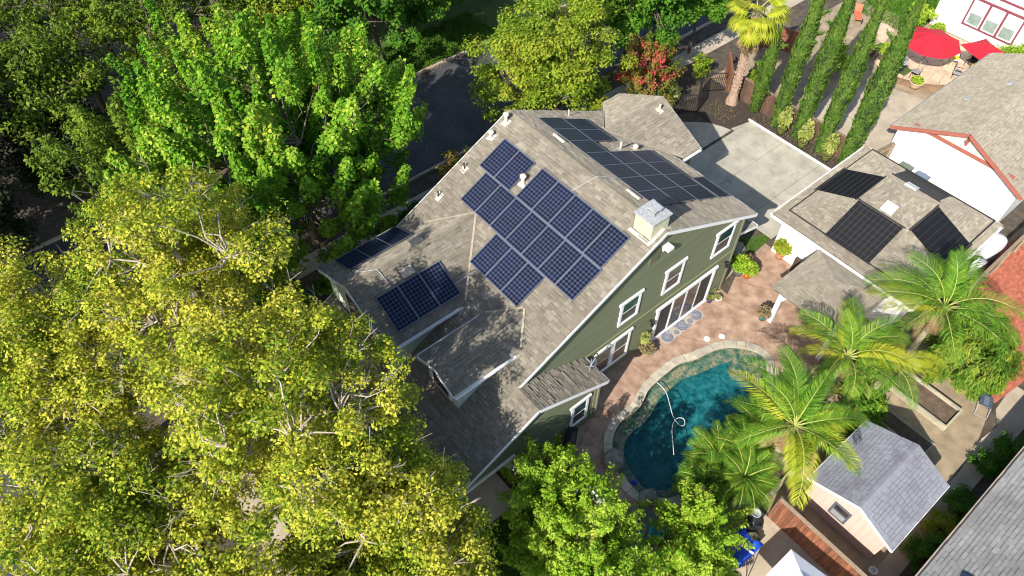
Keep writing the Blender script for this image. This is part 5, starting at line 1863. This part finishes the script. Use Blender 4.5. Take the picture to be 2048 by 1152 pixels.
for k in range(27):
    dead = k < 11
    t = k / 26
    az = k * 2.399
    el = -1.35 + rg.uniform(-.1, .1) if dead else -.85 + (t - .4) / .6 * 1.7
    bl, pt = FD if dead else FM[k % 2]
    m4 = Matrix.Translation((18.4, 9.4, H + (.0 if dead else .15) - (rg.uniform(0, .5) if dead else 0))) @ Matrix.Rotation(az, 4, 'Z') @ Matrix.Rotation(-el, 4, 'Y') @ Matrix.Scale(rg.uniform(.9, 1.1), 4)
    f = inst('frond', bl, fp, m4)
    c = bpy.data.objects.new('petiole', pt)
    COL.objects.link(c)
    c.parent = f

# ---- grass
def grass(name, label, polys, dens, seed, h=.10, mat=None):
    rg = np.random.default_rng(seed)
    Cs = []
    for (x0, x1, y0, y1) in polys:
        n_ = int((x1 - x0) * (y1 - y0) * dens)
        Cs.append(np.c_[rg.uniform(x0, x1, n_), rg.uniform(y0, y1, n_), np.zeros(n_)])
    C = np.concatenate(Cs)
    n_ = len(C)
    V, F = leaf_quads(C, unit(rg.normal(size=(n_, 3)) * .5 + [0, 0, 1]), rand_unit(rg, n_), rg.uniform(.6, 1.3, n_) * h, np.full(n_, h * .35))
    o = obj(name, (V, F), mat or m_lf_grass)
    return tag(o, label, 'grass', kind='stuff')


grass('lawn_grass', 'short green grass of the small lawn by the porch', [(8.4, 10.8, .5, .95), (8.4, 9.7, .95, 1.55)], 900, 401, .07)
grass('back_grass', 'shaded green grass of the back lawn at the bottom edge', [(-13.4, -8.3, -7.4, -2.2)], 420, 402, .12)
grass('verge_grass', 'green grass on the far verge of the street', [(-4, 12, 24.7, 28.5)], 220, 403, .16)
grass('neighbour_grass', 'green lawn grass beyond the neighbour patio', [(33.8, 40, 6.6, 11)], 200, 404, .16)
grass('leaf_litter', 'orange brown fallen leaves along the far kerb', [(-16, 12, 24.1, 24.9), (-16, -9, 24.5, 26.5)], 60, 405, .12, m_lf_dead)
grass('bark_chips', 'scattered bark chips and dry leaves on the mulch bed', [(16.4, 18.0, 8.3, 10.2), (17.95, 18.9, .6, 7.6)], 130, 406, .09, m_lf_dry)

# ================================================================== SMALL THINGS
# ---- patio rug, pots and plants at the back door
rug = obj('door_rug', B().prism([(1.66, -.66), (4.26, -.66), (4.31, -.62), (4.31, -.16), (4.27, -.11), (1.68, -.11), (1.63, -.16), (1.63, -.62)], .004, .016), m_rug)
rug.data.transform(Matrix.Translation(rug.location - Vector((2.97, -.385, 0))))
rug.location = (2.97, -.385, 0)
tag(rug, 'long blue and cream rug with round medallions before the sliding door', 'rug')


def pot(x, y, r, h, mat, label, leaf=None, lr=.25, lh=.35, nleaf=500, ls=.09, seed=1, rim=True, cat='potted plant', style='blob', z0=0.01, **kw):
    o = root('potted_plant', (x, y, z0), label, cat, kw.pop('group', None))
    pf = [(r * .68, 0), (r * .92, h * .6), (r, h * .9)] + ([(r * 1.08, h * .9), (r * 1.08, h), (r * .92, h), (r * .9, h * .88), (.01, h * .87)] if rim else [(r, h), (r * .9, h), (r * .88, h * .88), (.01, h * .87)])
    obj('pot', B().lathe(pf, (x, y, z0), 20), mat, o, True)
    if leaf:
        rg = np.random.default_rng(seed)
        n_ = nleaf
        d = rand_unit(rg, n_)
        d[:, 2] = np.abs(d[:, 2]) * 1.1 - .25
        C = np.array([x, y, z0 + h + lh * .45]) + d * np.array([lr, lr, lh * .75]) * (rg.uniform(size=n_) ** .4)[:, None]
        if style == 'spike':
            C = np.array([x, y, z0 + h]) + rg.normal(size=(n_, 3)) * [lr * .3, lr * .3, .01]
            D = unit(d + [0, 0, .5])
        else:
            D = unit(d + rg.normal(size=(n_, 3)) * .5)
        L = ls * rg.uniform(.6, 1.3, n_)
        V, F = leaf_quads(C, D, unit(d + [0, 0, .8] + rg.normal(size=(n_, 3)) * .4), L, L * (.6 if style != 'spike' else .2))
        sb_ = B()
        for k in range(5):
            a = rg.uniform(0, 6.28)
            sb_.tube([(x, y, z0 + h * .85), (x + math.cos(a) * lr * .3, y + math.sin(a) * lr * .3, z0 + h + lh * .5), (x + math.cos(a) * lr * .6, y + math.sin(a) * lr * .6, z0 + h + lh * .8)], [.014, .01, .005], 4)
        obj('stems', sb_, m_barkdark, o)
        obj('leaves', (V, F), leaf, o)
    return o


pot(5.12, -.22, .17, .28, m_blueglaze, 'succulent in a dark blue pot right of the sliding door', m_lf_lime, .2, .22, 160, .16, 501, style='spike')
pot(5.52, -.42, .18, .22, m_whiteplastic, 'succulent in a striped white bowl nearest the patio', m_lf_lime, .2, .2, 140, .15, 502, style='spike')
pot(5.62, .02, .10, .25, m_greypot, 'tall yellow green cactus plant behind the two succulents', m_lf_lime, .13, .5, 130, .2, 503, style='spike')
pot(7.62, .05, .30, .42, m_greypot, 'leafy green plant in a large grey pot by the porch', m_lf_shrub, .48, .75, 1500, .12, 504)
pot(7.82, -.38, .22, .36, m_orange, 'bright green plant in a glossy orange pot', m_lf_shrub, .42, .6, 1300, .10, 505)
pot(8.25, .12, .12, .3, m_barkdark, 'dried brown plant behind the orange pot', m_lf_dry, .32, .55, 200, .10, 506)
pot(10.18, -.6, .27, .42, m_terracotta, 'round clipped bush in a terracotta pot by the garage wall', m_lf_olive, .48, .85, 2600, .09, 507)
pot(6.3, -2.55, .22, .36, m_teal, 'dry grey green plant in a teal glazed pot beside the gazebo post', m_lf_dry, .3, .45, 700, .11, 508)
pot(.62, -.32, .14, .18, m_terracotta, 'dry pinkish succulent bush in a low pot under the wall lantern', m_lf_dry, .36, .35, 900, .11, 509)
hang = root('hanging_plant', (.42, -.18, 1.0), 'yellow green trailing plant hanging on the wall left of the sliding door', 'plant')
rg = np.random.default_rng(511)
d = rand_unit(rg, 320)
V, F = leaf_quads(np.array([.42, -.2, 1.15]) + d * [.2, .15, .32] * (rg.uniform(size=320) ** .4)[:, None], unit(d - [0, 0, .5]), unit(d + [0, 0, .5]), rg.uniform(.08, .18, 320), rg.uniform(.04, .08, 320))
obj('leaves', (V, F), m_lf_lime, hang)
obj('basket', B().lathe([(.03, 0), (.11, .08), (.12, .14), (.01, .13)], (.42, -.14, 1.1), 12), m_barkdark, hang)
for i, (x, y) in enumerate(((18.3, 5.55), (18.25, 4.0), (18.35, 2.4))):
    pot(x, y, .26, .42, m_olivepot, ['variegated shrub in an olive pot, nearest the fan palm', 'variegated shrub in an olive pot, middle of the three', 'variegated shrub in an olive pot, nearest the garage'][i], m_lf_lime, .33, 1.35, 620, .17, 520 + i, group='potted shrubs between the cypresses')

# satellite dish bracket on the low roof corner
sd = root('antenna_bracket', (-3.6, -.62, 3.2), 'grey antenna bracket with dark reel on the low roof corner', 'antenna')
obj('mast', B().tube([(-3.7, -.62, 3.2), (-3.6, -.62, 3.55), (-3.35, -.55, 3.6)], .025, 6), m_galv, sd)
obj('arm', B().bar((-3.85, -.75, 3.35), (-3.45, -.45, 3.5), .035, .03).bar((-3.8, -.45, 3.3), (-3.6, -.75, 3.45), .03, .03), M('dull_grey', (.22, .23, .25), .6, .2, 6), sd)
tb_ = B()
tb_.tube([(-3.3 + .13 * math.cos(a), -.5 + .04 * math.sin(a), 3.62 + .13 * math.sin(a)) for a in np.linspace(0, 6.28, 17)], .025, 5)
obj('reel', tb_, m_dark, sd)


# ---- grills
def grill(x, y, rz_, label, wood=False, s=1.0, lid=None):
    o = root('grill', (x, y, 0), label, 'grill', None, rz_)
    OFF[o.name] = np.zeros(3)
    lm = lid or m_grille
    obj('cabinet', B().box(-.35 * s, .35 * s, -.25 * s, .25 * s, .12, .85 * s), m_grille if not wood else M('copper_panel', (.20, .075, .035), .4, .2, 4), o)
    pts = [(-.36 * s, -.26 * s * math.cos(a), .85 * s + .24 * s * math.sin(a)) for a in np.linspace(0, math.pi, 9)]
    obj('lid', B().extr(pts, (.72 * s, 0, 0)), lm, o, False)
    obj('handle', B().tube([(-.25 * s, -.30 * s, .95 * s), (.25 * s, -.30 * s, .95 * s)], .015, 6), m_galv, o)
    for sx in (-1, 1):
        obj('side_shelf', B().box(sx * .36 * s if sx > 0 else -.70 * s, .70 * s if sx > 0 else -.36 * s, -.22 * s, .22 * s, .82 * s, .86 * s), m_galv if not wood else m_grille, o)
    for sx in (-.3, .3):
        for sy in (-.2, .2):
            obj('wheel', B().tube([(sx * s - .02, sy * s, .06), (sx * s + .02, sy * s, .06)], .06, 10), m_dark, o)
    return o


grill(-5.6, -1.72, R(35), 'dark barbecue grill with copper brown front against the house wall', True)
grill(29.6, 4.75, R(60), 'grey lidded barbecue on the neighbour flagstone patio', False, 1.0, M('blue_grey_lid', (.22, .27, .32), .35, .1, 4, metal=.3))
sm = root('kettle_smoker', (-2.3, -8.72, 0), 'round black kettle smoker beside the blue tarp', 'smoker')
obj('bowl', B().lathe([(.05, .35), (.25, .42), (.34, .62), (.35, .75), (.33, .80)], (-2.3, -8.72, 0), 18), m_grille, sm, True)
obj('lid', B().lathe([(.35, .80), (.32, .95), (.2, 1.06), (.05, 1.1)], (-2.3, -8.72, 0), 18), m_grille, sm, True)
obj('dish', B().lathe([(.02, 1.12), (.16, 1.16), (.2, 1.24), (.17, 1.24), (.13, 1.18), (.01, 1.15)], (-2.22, -8.6, 0), 14), m_galv, sm, True)
for a in (0, 2.1, 4.2):
    obj('leg', B().tube([(-2.3 + .2 * math.cos(a), -8.72 + .2 * math.sin(a), .5), (-2.3 + .34 * math.cos(a), -8.72 + .34 * math.sin(a), 0)], .015, 6), m_dark, sm)
cb_ = root('covered_tool', (-2.75, -9.05, 0), 'dark olive covered bundle between the smoker and the blue tarp', 'bundle')
bm = bmesh.new()
bmesh.ops.create_icosphere(bm, subdivisions=3, radius=1)
rg = np.random.default_rng(5)
Vb = np.array([v.co[:] for v in bm.verts])
Fb = [[v.index for v in f.verts] for f in bm.faces]
bm.free()
Vb = Vb * (1 + .12 * np.sin(Vb[:, :1] * 7 + Vb[:, 1:2] * 5)) * [.34, .28, .4] + [-2.75, -9.05, .4]
Vb[:, 2] = np.maximum(Vb[:, 2], .01)
obj('cover', (Vb, Fb), M('olive_cover', (.10, .095, .05), .8, .3, 5), cb_, True)
obj('strap', B().tube([(-2.75 + .36 * math.cos(a), -9.05 + .30 * math.sin(a), .42) for a in np.linspace(0, 6.28, 20)], .015, 5), m_dark, cb_)

# ---- blue tarp over a low table
tp = root('tarp_table', (-3.3, -8.95, 0), 'bright blue tarp draped over a low table with a white strap', 'tarp')
nx, ny = 14, 12
V, F = [], []
rg = np.random.default_rng(9)
for i in range(nx):
    for j in range(ny):
        u, v = i / (nx - 1) * 2 - 1, j / (ny - 1) * 2 - 1
        e = max(abs(u), abs(v))
        z = .72 - max(0, e - .72) * 1.0 + .025 * math.sin(5 * u + 3 * v) + rg.normal() * .010
        V.append((-3.3 + u * .70, -8.95 + v * .56, z))
for i in range(nx - 1):
    for j in range(ny - 1):
        F.append((i * ny + j, (i + 1) * ny + j, (i + 1) * ny + j + 1, i * ny + j + 1))
obj('tarp', (V, F), m_tarp, tp, True)
obj('strap', B().bar((-3.52, -8.45, .755), (-3.32, -9.5, .752), .09, .008), m_whiteplastic, tp)
for (dx, dy) in ((-.4, -.3), (.4, -.3), (.4, .3), (-.4, .3)):
    obj('leg', B().box(-3.3 + dx - .02, -3.3 + dx + .02, -8.95 + dy - .02, -8.95 + dy + .02, 0, .7), m_galv, tp)
st_ = root('folding_stand', (-3.75, -9.6, 0), 'thin dark folding stand standing by the blue tarp', 'stand')
for a in (0, 2.1, 4.2):
    obj('leg', B().tube([(-3.75, -9.6, .55), (-3.75 + .32 * math.cos(a), -9.6 + .32 * math.sin(a), .01)], .012, 5), m_dark, st_)
obj('mast', B().tube([(-3.75, -9.6, .5), (-3.75, -9.6, 1.0)], .014, 6), m_dark, st_)

# ---- white canopy at the bottom edge
cn = root('canopy_tent', (-3.9, -11.6, 0), 'white fabric canopy tent at the bottom edge of the picture', 'canopy')
pk = (-3.7, -11.55, 2.75)
cor = [(-5.1, -10.3, 2.05), (-2.75, -10.32, 2.05), (-2.3, -12.8, 2.05), (-5.0, -12.9, 2.05)]
V, F = [], []
for i in range(4):
    a, c = np.array(cor[i]), np.array(cor[(i + 1) % 4])
    for t in np.linspace(0, 1, 7)[:-1]:
        p = a + (c - a) * t
        p[2] -= .08 * math.sin(math.pi * t)
        V.append(p)
nE = len(V)
V += [np.array(pk) * .5 + v * .5 - [0, 0, .07] for v in V[:nE]] + [np.array(pk)] + [v - [0, 0, .22] for v in V[:nE]]
for i in range(nE):
    j = (i + 1) % nE
    F += [(i, j, nE + j, nE + i), (nE + i, nE + j, 2 * nE), (i, 2 * nE + 1 + i, 2 * nE + 1 + j, j)]
obj('fabric', (V, F), M('white_canvas', (.82, .82, .83), .8, .03, 2), cn)
for c in cor:
    obj('leg', B().tube([(c[0], c[1], 0), (c[0], c[1], 2.05)], .02, 6), m_galv, cn)


# ---- turquoise adirondack chairs
def adirondack(x, y, rz_, label):
    o = root('garden_chair', (x, y, 0), label, 'chair', 'turquoise chairs by the shrubs', rz_)
    OFF[o.name] = np.zeros(3)
    for k in range(5):
        obj('seat_slat', B().bar((-.26, .28 - k * .12, .36 - k * .03), (.26, .28 - k * .12, .36 - k * .03), .10, .02), m_turq, o)
    for k in range(6):
        xx = -.27 + k * .108
        obj('back_slat', B().bar((xx, -.22, .25), (xx * 1.2, -.52, .95 - abs(k - 2.5) * .04), .095, .02, (0, 1, .4)), m_turq, o)
    for sx in (-1, 1):
        obj('arm', B().box(sx * .33 - .06, sx * .33 + .06, -.4, .36, .54, .565), m_turq, o)
        obj('leg', B().box(sx * .33 - .02, sx * .33 + .02, .26, .34, 0, .54), m_turq, o)
        obj('leg', B().bar((sx * .3, .3, .33), (sx * .3, -.55, .03), .03, .09), m_turq, o)
    return o


adirondack(-5.35, -6.65, R(-60), 'turquoise slatted chair in the sun between the shrubs')
adirondack(-6.55, -6.85, R(-60), 'turquoise slatted chair mostly hidden under the shrub')


# ---- planters and timbers in the dirt yard
def timber_box(x0, x1, y0, y1, h, label, mat):
    o = root('planter_box', ((x0 + x1) / 2, (y0 + y1) / 2, 0), label, 'planter')
    t = .09
    for (a, b_, c, d_) in ((x0, x1, y0, y0 + t), (x0, x1, y1 - t, y1), (x0, x0 + t, y0 + t, y1 - t), (x1 - t, x1, y0 + t, y1 - t)):
        nb_ = 2 if h > .2 else 1
        for k in range(nb_):
            obj('timber', B().box(a, b_, c, d_, k * h / nb_ + .002, (k + 1) * h / nb_ - .004), mat, o)
    obj('soil', B().box(x0 + t, x1 - t, y0 + t, y1 - t, 0, h * .45), M('planter_soil', (.12, .085, .06), 1, .35, 4, .02, 20), o)


m_timber = M('grey_timber', (.36, .33, .24), .9, .2, 3, .004, 30, isl=.1)
timber_box(7.55, 8.9, -11.35, -8.5, .32, 'raised wooden planter box with bare soil', m_timber)
timber_box(5.7, 6.6, -11.45, -8.4, .14, 'low timber edged bed of dark soil beside the shed', m_timber)
gw = root('garden_wall', (1.0, -8.4, 0), 'low pale concrete garden wall behind the queen palm', 'wall')
for a, c in (((-1.2, -8.4), (1.6, -8.38)), ((1.62, -8.38), (4.4, -8.3))):
    obj('block', B().bar((*a, .2), (*c, .2), .18, .4), m_conc2, gw)
tr_ = root('wheeled_rack', (10.1, -11.75, 0), 'blue grey slatted plastic crate with bent metal frame by the brick path', 'crate', None, R(20))
OFF[tr_.name] = np.zeros(3)
obj('tray', B().box(-.3, .3, -.25, .25, .30, .36), M('slate_blue', (.06, .085, .12), .5, .15, 5), tr_)
for k in range(4):
    obj('slot', B().box(-.22 + k * .12, -.16 + k * .12, -.1, .1, .36, .365), M('slot_grey', (.2, .22, .25), .6, .1, 4), tr_)
obj('frame', B().tube([(-.3, -.25, .3), (-.7, -.25, .02), (-.7, .25, .02), (-.3, .25, .3)], .015, 6), m_galv, tr_)
obj('frame', B().tube([(.28, -.22, .3), (.28, -.22, .0)], .015, 6).tube([(.28, .22, .3), (.28, .22, .0)], .015, 6), m_galv, tr_)

# ---- wheelie bins and tanks by the garage
for (x, y, c, l) in ((20.12, -1.3, (.10, .14, .10), 'dark green wheelie bin between the garage and white neighbour wall'), (20.12, -2.3, (.11, .15, .22), 'blue grey wheelie bin between the garage and white neighbour wall')):
    o = root('wheelie_bin', (x, y, 0), l, 'bin')
    mt = M('bin_%d' % int(c[2] * 100), c, .5, .1, 4)
    obj('body', B().add([(x - .24, y - .28, .05), (x + .2, y - .28, .05), (x + .2, y + .28, .05), (x - .24, y + .28, .05), (x - .3, y - .33, 1.0), (x + .28, y - .33, 1.0), (x + .28, y + .33, 1.0), (x - .3, y + .33, 1.0)], [(3, 2, 1, 0), (4, 5, 6, 7), (0, 1, 5, 4), (1, 2, 6, 5), (2, 3, 7, 6), (3, 0, 4, 7)]), mt, o)
    obj('lid', B().extr([(x - .34, y - .36, 1.0), (x - .34, y + .36, 1.0), (x - .30, y + .36, 1.06), (x + .25, y + .36, 1.1), (x + .30, y + .36, 1.06), (x + .30, y - .36, 1.06), (x + .25, y - .36, 1.1), (x - .30, y - .36, 1.06)][:0] or [(x - .34, y - .36, 1.0), (x + .3, y - .36, 1.0), (x + .3, y - .36, 1.06), (x, y - .36, 1.1), (x - .34, y - .36, 1.06)], (0, .72, 0)), mt, o)
    obj('handle', B().tube([(x + .33, y - .25, 1.0), (x + .36, y, 1.02), (x + .33, y + .25, 1.0)], .02, 6), mt, o)
for (x, y, r_, h, l) in ((18.25, -7.35, .48, 1.5, 'large white round tank lid at the back corner of the garage'), (16.95, -7.55, .26, .9, 'small grey round tank behind the garage')):
    o = root('round_tank', (x, y, 0), l, 'tank')
    obj('drum', B().lathe([(r_ * .95, 0), (r_, .1), (r_, h - .1), (r_ * .9, h)], (x, y, 0), 24), M('tank_grey', (.50, .51, .54), .5, .08, 4), o, True)
    obj('lid', B().lathe([(r_ * .96, h - .02), (r_ * .9, h + .05), (r_ * .2, h + .09), (r_ * .1, h + .09)], (x, y, 0), 24), m_whiteplastic if r_ > .4 else M('tank_grey2', (.30, .31, .34), .5, .1, 4), o, True)
tag(obj('draped_cloth', ([(15.6, -7.35, 1.5), (16.5, -7.4, 1.45), (16.5, -7.75, .3), (15.5, -7.8, .25), (15.9, -7.5, 1.35), (16.2, -7.62, .9)], [(0, 1, 4), (1, 5, 4), (1, 2, 5), (2, 3, 5), (3, 0, 4), (3, 4, 5)]), M('white_cloth', (.75, .72, .78), .8, .08, 3)), 'white cloth hanging behind the garage above the palm', 'cloth')

# ---- neighbour patio: flagstones, umbrellas and furniture
fl = sheet('flagstone_patio', [(28.2, 4.7), (28.6, 3.4), (29.4, 2.2), (30.5, 1.2), (31.6, .7), (36.3, .7), (36.3, 6.2), (32.2, 6.6), (29.2, 6.4)], .002, M('patio_joint_dirt', (.20, .13, .08), 1, .2, 5))
tag(fl, kind='structure')
rg = np.random.default_rng(66)
fpoly = [(28.3, 4.7), (28.7, 3.5), (29.5, 2.3), (30.6, 1.3), (31.7, .8), (36.2, .8), (36.2, 6.1), (32.2, 6.5), (29.3, 6.3)]
S_ = [(28.0 + i * .72 + rg.uniform(-.3, .3), .4 + j * .72 + rg.uniform(-.3, .3)) for i in range(12) for j in range(9)]
for i, p in enumerate(S_):
    cell = [(p[0] - 1, p[1] - 1), (p[0] + 1, p[1] - 1), (p[0] + 1, p[1] + 1), (p[0] - 1, p[1] + 1)]
    for j, q in enumerate(S_):
        dx, dy = q[0] - p[0], q[1] - p[1]
        d2 = dx * dx + dy * dy
        if j == i or d2 > 4.5:
            continue
        m_ = ((p[0] + q[0]) / 2 - dx * .022, (p[1] + q[1]) / 2 - dy * .022)
        # keep the side of p: a long CCW half plane as a big quad
        u = (-dy, dx)
        k_ = 5 / math.sqrt(d2)
        a_, b__ = (m_[0] - u[0] * k_, m_[1] - u[1] * k_), (m_[0] + u[0] * k_, m_[1] + u[1] * k_)
        hp_ = [a_, b__, (b__[0] - dx * k_, b__[1] - dy * k_), (a_[0] - dx * k_, a_[1] - dy * k_)]
        cell = clip_poly(cell, hp_)
        if len(cell) < 3:
            break
    if len(cell) >= 3:
        cell = clip_poly(cell, fpoly)
    if len(cell) >= 3:
        obj('flagstone', B().prism(cell, 0, .03 + rg.uniform(0, .012)), m_flag, fl)
lw = root('low_garden_wall', (29, 3, 0), 'low brown curved retaining wall along the neighbour patio edge', 'wall')
wp_ = spline([(28.1, 5.2), (28.2, 4.5), (28.6, 3.3), (29.3, 2.2), (30.4, 1.2), (31.4, .6)], 3)
for a, c in zip(wp_[:-1], wp_[1:]):
    obj('wall_block', B().bar((*a, .16), (*c, .16), .24, .32), M('brown_block', (.24, .15, .09), .9, .2, 4, isl=.15), lw)


def umbrella(x, y, n, r_, z, h, label, rot=0.0, notch=False):
    o = root('patio_umbrella', (x, y, 0), label, 'umbrella', 'red umbrellas on the neighbour patio')
    obj('pole', B().tube([(x, y, 0), (x, y, z + h + .08)], .025, 8), M('umbrella_pole', (.35, .30, .26), .5, .1, 4), o)
    obj('base', B().lathe([(.28, .03), (.28, .08), (.06, .12), (.05, .3)], (x, y, 0), 16), m_dark, o)
    rim = [np.array([x + r_ * math.cos(rot + 2 * math.pi * k / n), y + r_ * math.sin(rot + 2 * math.pi * k / n), z]) for k in range(n)]
    apex = np.array([x, y, z + h])
    for k in range(n):
        a, c = rim[k], rim[(k + 1) % n]
        V, F = [], []
        for i in range(6):
            t = i / 5
            for j in range(5):
                s = j / 4
                p = apex + (a + (c - a) * s - apex) * t
                p[2] += .06 * math.sin(math.pi * t) * (1 - .4 * math.sin(math.pi * s)) - .05 * t * math.sin(math.pi * s)
                V.append(p)
        for i in range(5):
            for j in range(4):
                F.append((i * 5 + j, (i + 1) * 5 + j, (i + 1) * 5 + j + 1, i * 5 + j + 1))
        obj('canopy_panel', (V, F), m_redcloth, o, True)
        obj('rib', B().tube([apex - [0, 0, .03], a - [0, 0, .03]], .012, 5), m_galv, o)
    obj('finial', B().lathe([(.05, 0), (.06, .05), (.02, .1)], (x, y, z + h), 10), m_maroon, o)


umbrella(30.3, 3.75, 8, 1.85, 2.25, .62, 'large red octagonal umbrella over the neighbour patio', .2)
umbrella(32.15, 1.2, 4, 1.42, 2.2, .45, 'smaller square red umbrella beside the white neighbour house', .42)


def patio_chair(x, y, rz_, label, mat, group='chairs on the neighbour patio'):
    o = root('patio_chair', (x, y, .03), label, 'chair', group, rz_)
    OFF[o.name] = np.zeros(3)
    obj('seat', B().box(-.24, .24, -.24, .24, .4, .45), mat, o)
    obj('backrest', B().box(-.24, .24, -.27, -.22, .45, .9), mat, o)
    for sx in (-.22, .22):
        for sy in (-.22, .22):
            obj('leg', B().box(sx - .015, sx + .015, sy - .015, sy + .015, 0, .4), m_dark, o)
        obj('arm', B().box(sx - .02, sx + .02, -.24, .2, .62, .65), m_dark, o)


patio_chair(33.0, 2.75, R(120), 'white patio chair with a yellow cushion between the red umbrellas', m_whiteplastic)
obj('cushion', B().box(-.2, .2, -.2, .2, .455, .52), M('yellow_cushion', (.75, .55, .02), .8, .1, 4), bpy.data.objects[[o.name for o in COL.objects if o.name.startswith('patio_chair')][-1]])
patio_chair(31.7, 1.8, R(200), 'grey patio chair beside the yellow flowers', M('grey_sling', (.30, .30, .31), .7, .1, 4))
patio_chair(33.6, 1.9, R(80), 'dark patio chair under the square red umbrella', m_dark)
pt_ = root('side_table', (29.55, 3.5, .03), 'small dark metal side table behind the round stone planter', 'table')
obj('table_top', B().box(29.3, 29.8, 3.28, 3.72, .55, .58), M('table_grey', (.25, .25, .26), .5, .1, 4), pt_)
for sx in (29.33, 29.77):
    for sy in (3.31, 3.69):
        obj('leg', B().box(sx - .015, sx + .015, sy - .015, sy + .015, .03, .55), m_dark, pt_)
pot(28.75, 2.95, .42, .45, m_flag, 'round stone planter with low green plants on the neighbour wall', m_lf_shrub, .36, .22, 700, .1, 531, cat='planter')
pot(32.7, 1.0, .3, .4, m_terracotta, 'yellow and orange flowers in a pot by the square umbrella', m_fl_yel, .5, .5, 900, .14, 532)
pot(35.2, 5.3, .3, .35, m_terracotta, 'green potted plant against the white neighbour wall', m_lf_shrub, .45, .5, 700, .14, 533)
pot(29.9, 6.1, .35, .45, m_barkdark, 'leafy plant in a dark brown planter behind the rightmost cypress', m_lf_shrub, .5, .6, 700, .14, 534, cat='planter')
tag(obj('grill_mat', B().box(29.3, 30.3, 4.0, 5.0, .045, .055), m_lawn), 'dark green mat under the neighbour barbecue', 'mat')
rk = root('garden_bench', (29.5, 6.9, 0), 'dark wooden bench box between the last two cypresses', 'bench')
obj('seat', B().box(28.9, 30.1, 6.6, 7.15, .38, .45), m_darkwood, rk)
obj('box', B().box(28.95, 30.05, 6.65, 7.1, 0, .38), m_darkwood, rk)
rc = root('red_swing', (32.9, 10.0, 0), 'orange red lounge chair at the top edge between cypress tips', 'chair')
obj('frame', B().bar((32.3, 9.6, .35), (33.1, 10.2, .4), .5, .05).bar((33.1, 10.2, .4), (33.4, 10.4, .8), .5, .05), M('orange_red', (.50, .13, .06), .6, .1, 4), rc)
for (dx, dy) in ((32.5, 9.4), (33.3, 10.6)):
    obj('leg', B().box(dx - .03, dx + .03, dy - .03, dy + .03, 0, .4), m_dark, rc)
tag(obj('tan_rug', B().prism([(31.5, 7.0), (33.6, 7.4), (34.2, 8.7), (32.4, 8.5)], .01, .02), m_flag), 'pale tan stone landing between the last two cypress tips', 'landing')

# ---- fallen leaves blown over the paving
rg = np.random.default_rng(600)


def litter(name, label, areas, z, n_, mat, size):
    C = []
    for (x0, x1, y0, y1), k in zip(areas, n_):
        C.append(np.c_[rg.uniform(x0, x1, k), rg.uniform(y0, y1, k), np.full(k, z)])
    C = np.concatenate(C)
    m_ = len(C)
    V, F = leaf_quads(C, unit(rg.normal(size=(m_, 3)) * [1, 1, .08]), unit(rg.normal(size=(m_, 3)) * .25 + [0, 0, 1]), rg.uniform(.5, 1.3, m_) * size, rg.uniform(.3, .7, m_) * size, droop=0)
    return tag(obj(name, (V, F), mat), label, 'leaves', kind='stuff')


litter('street_leaves', 'pale fallen leaves speckling the street', [(-6, 14, 16.6, 24.2)], -.008, [260], m_lf_dry, .13)
litter('patio_leaves', 'few dry leaves lying on the patio and driveway', [(-6.5, -3.9, -3.5, -1.4), (-3, 9, -1.4, -.2), (9, 17.5, .8, 7.2)], .028, [90, 50, 70], m_lf_dry, .07)
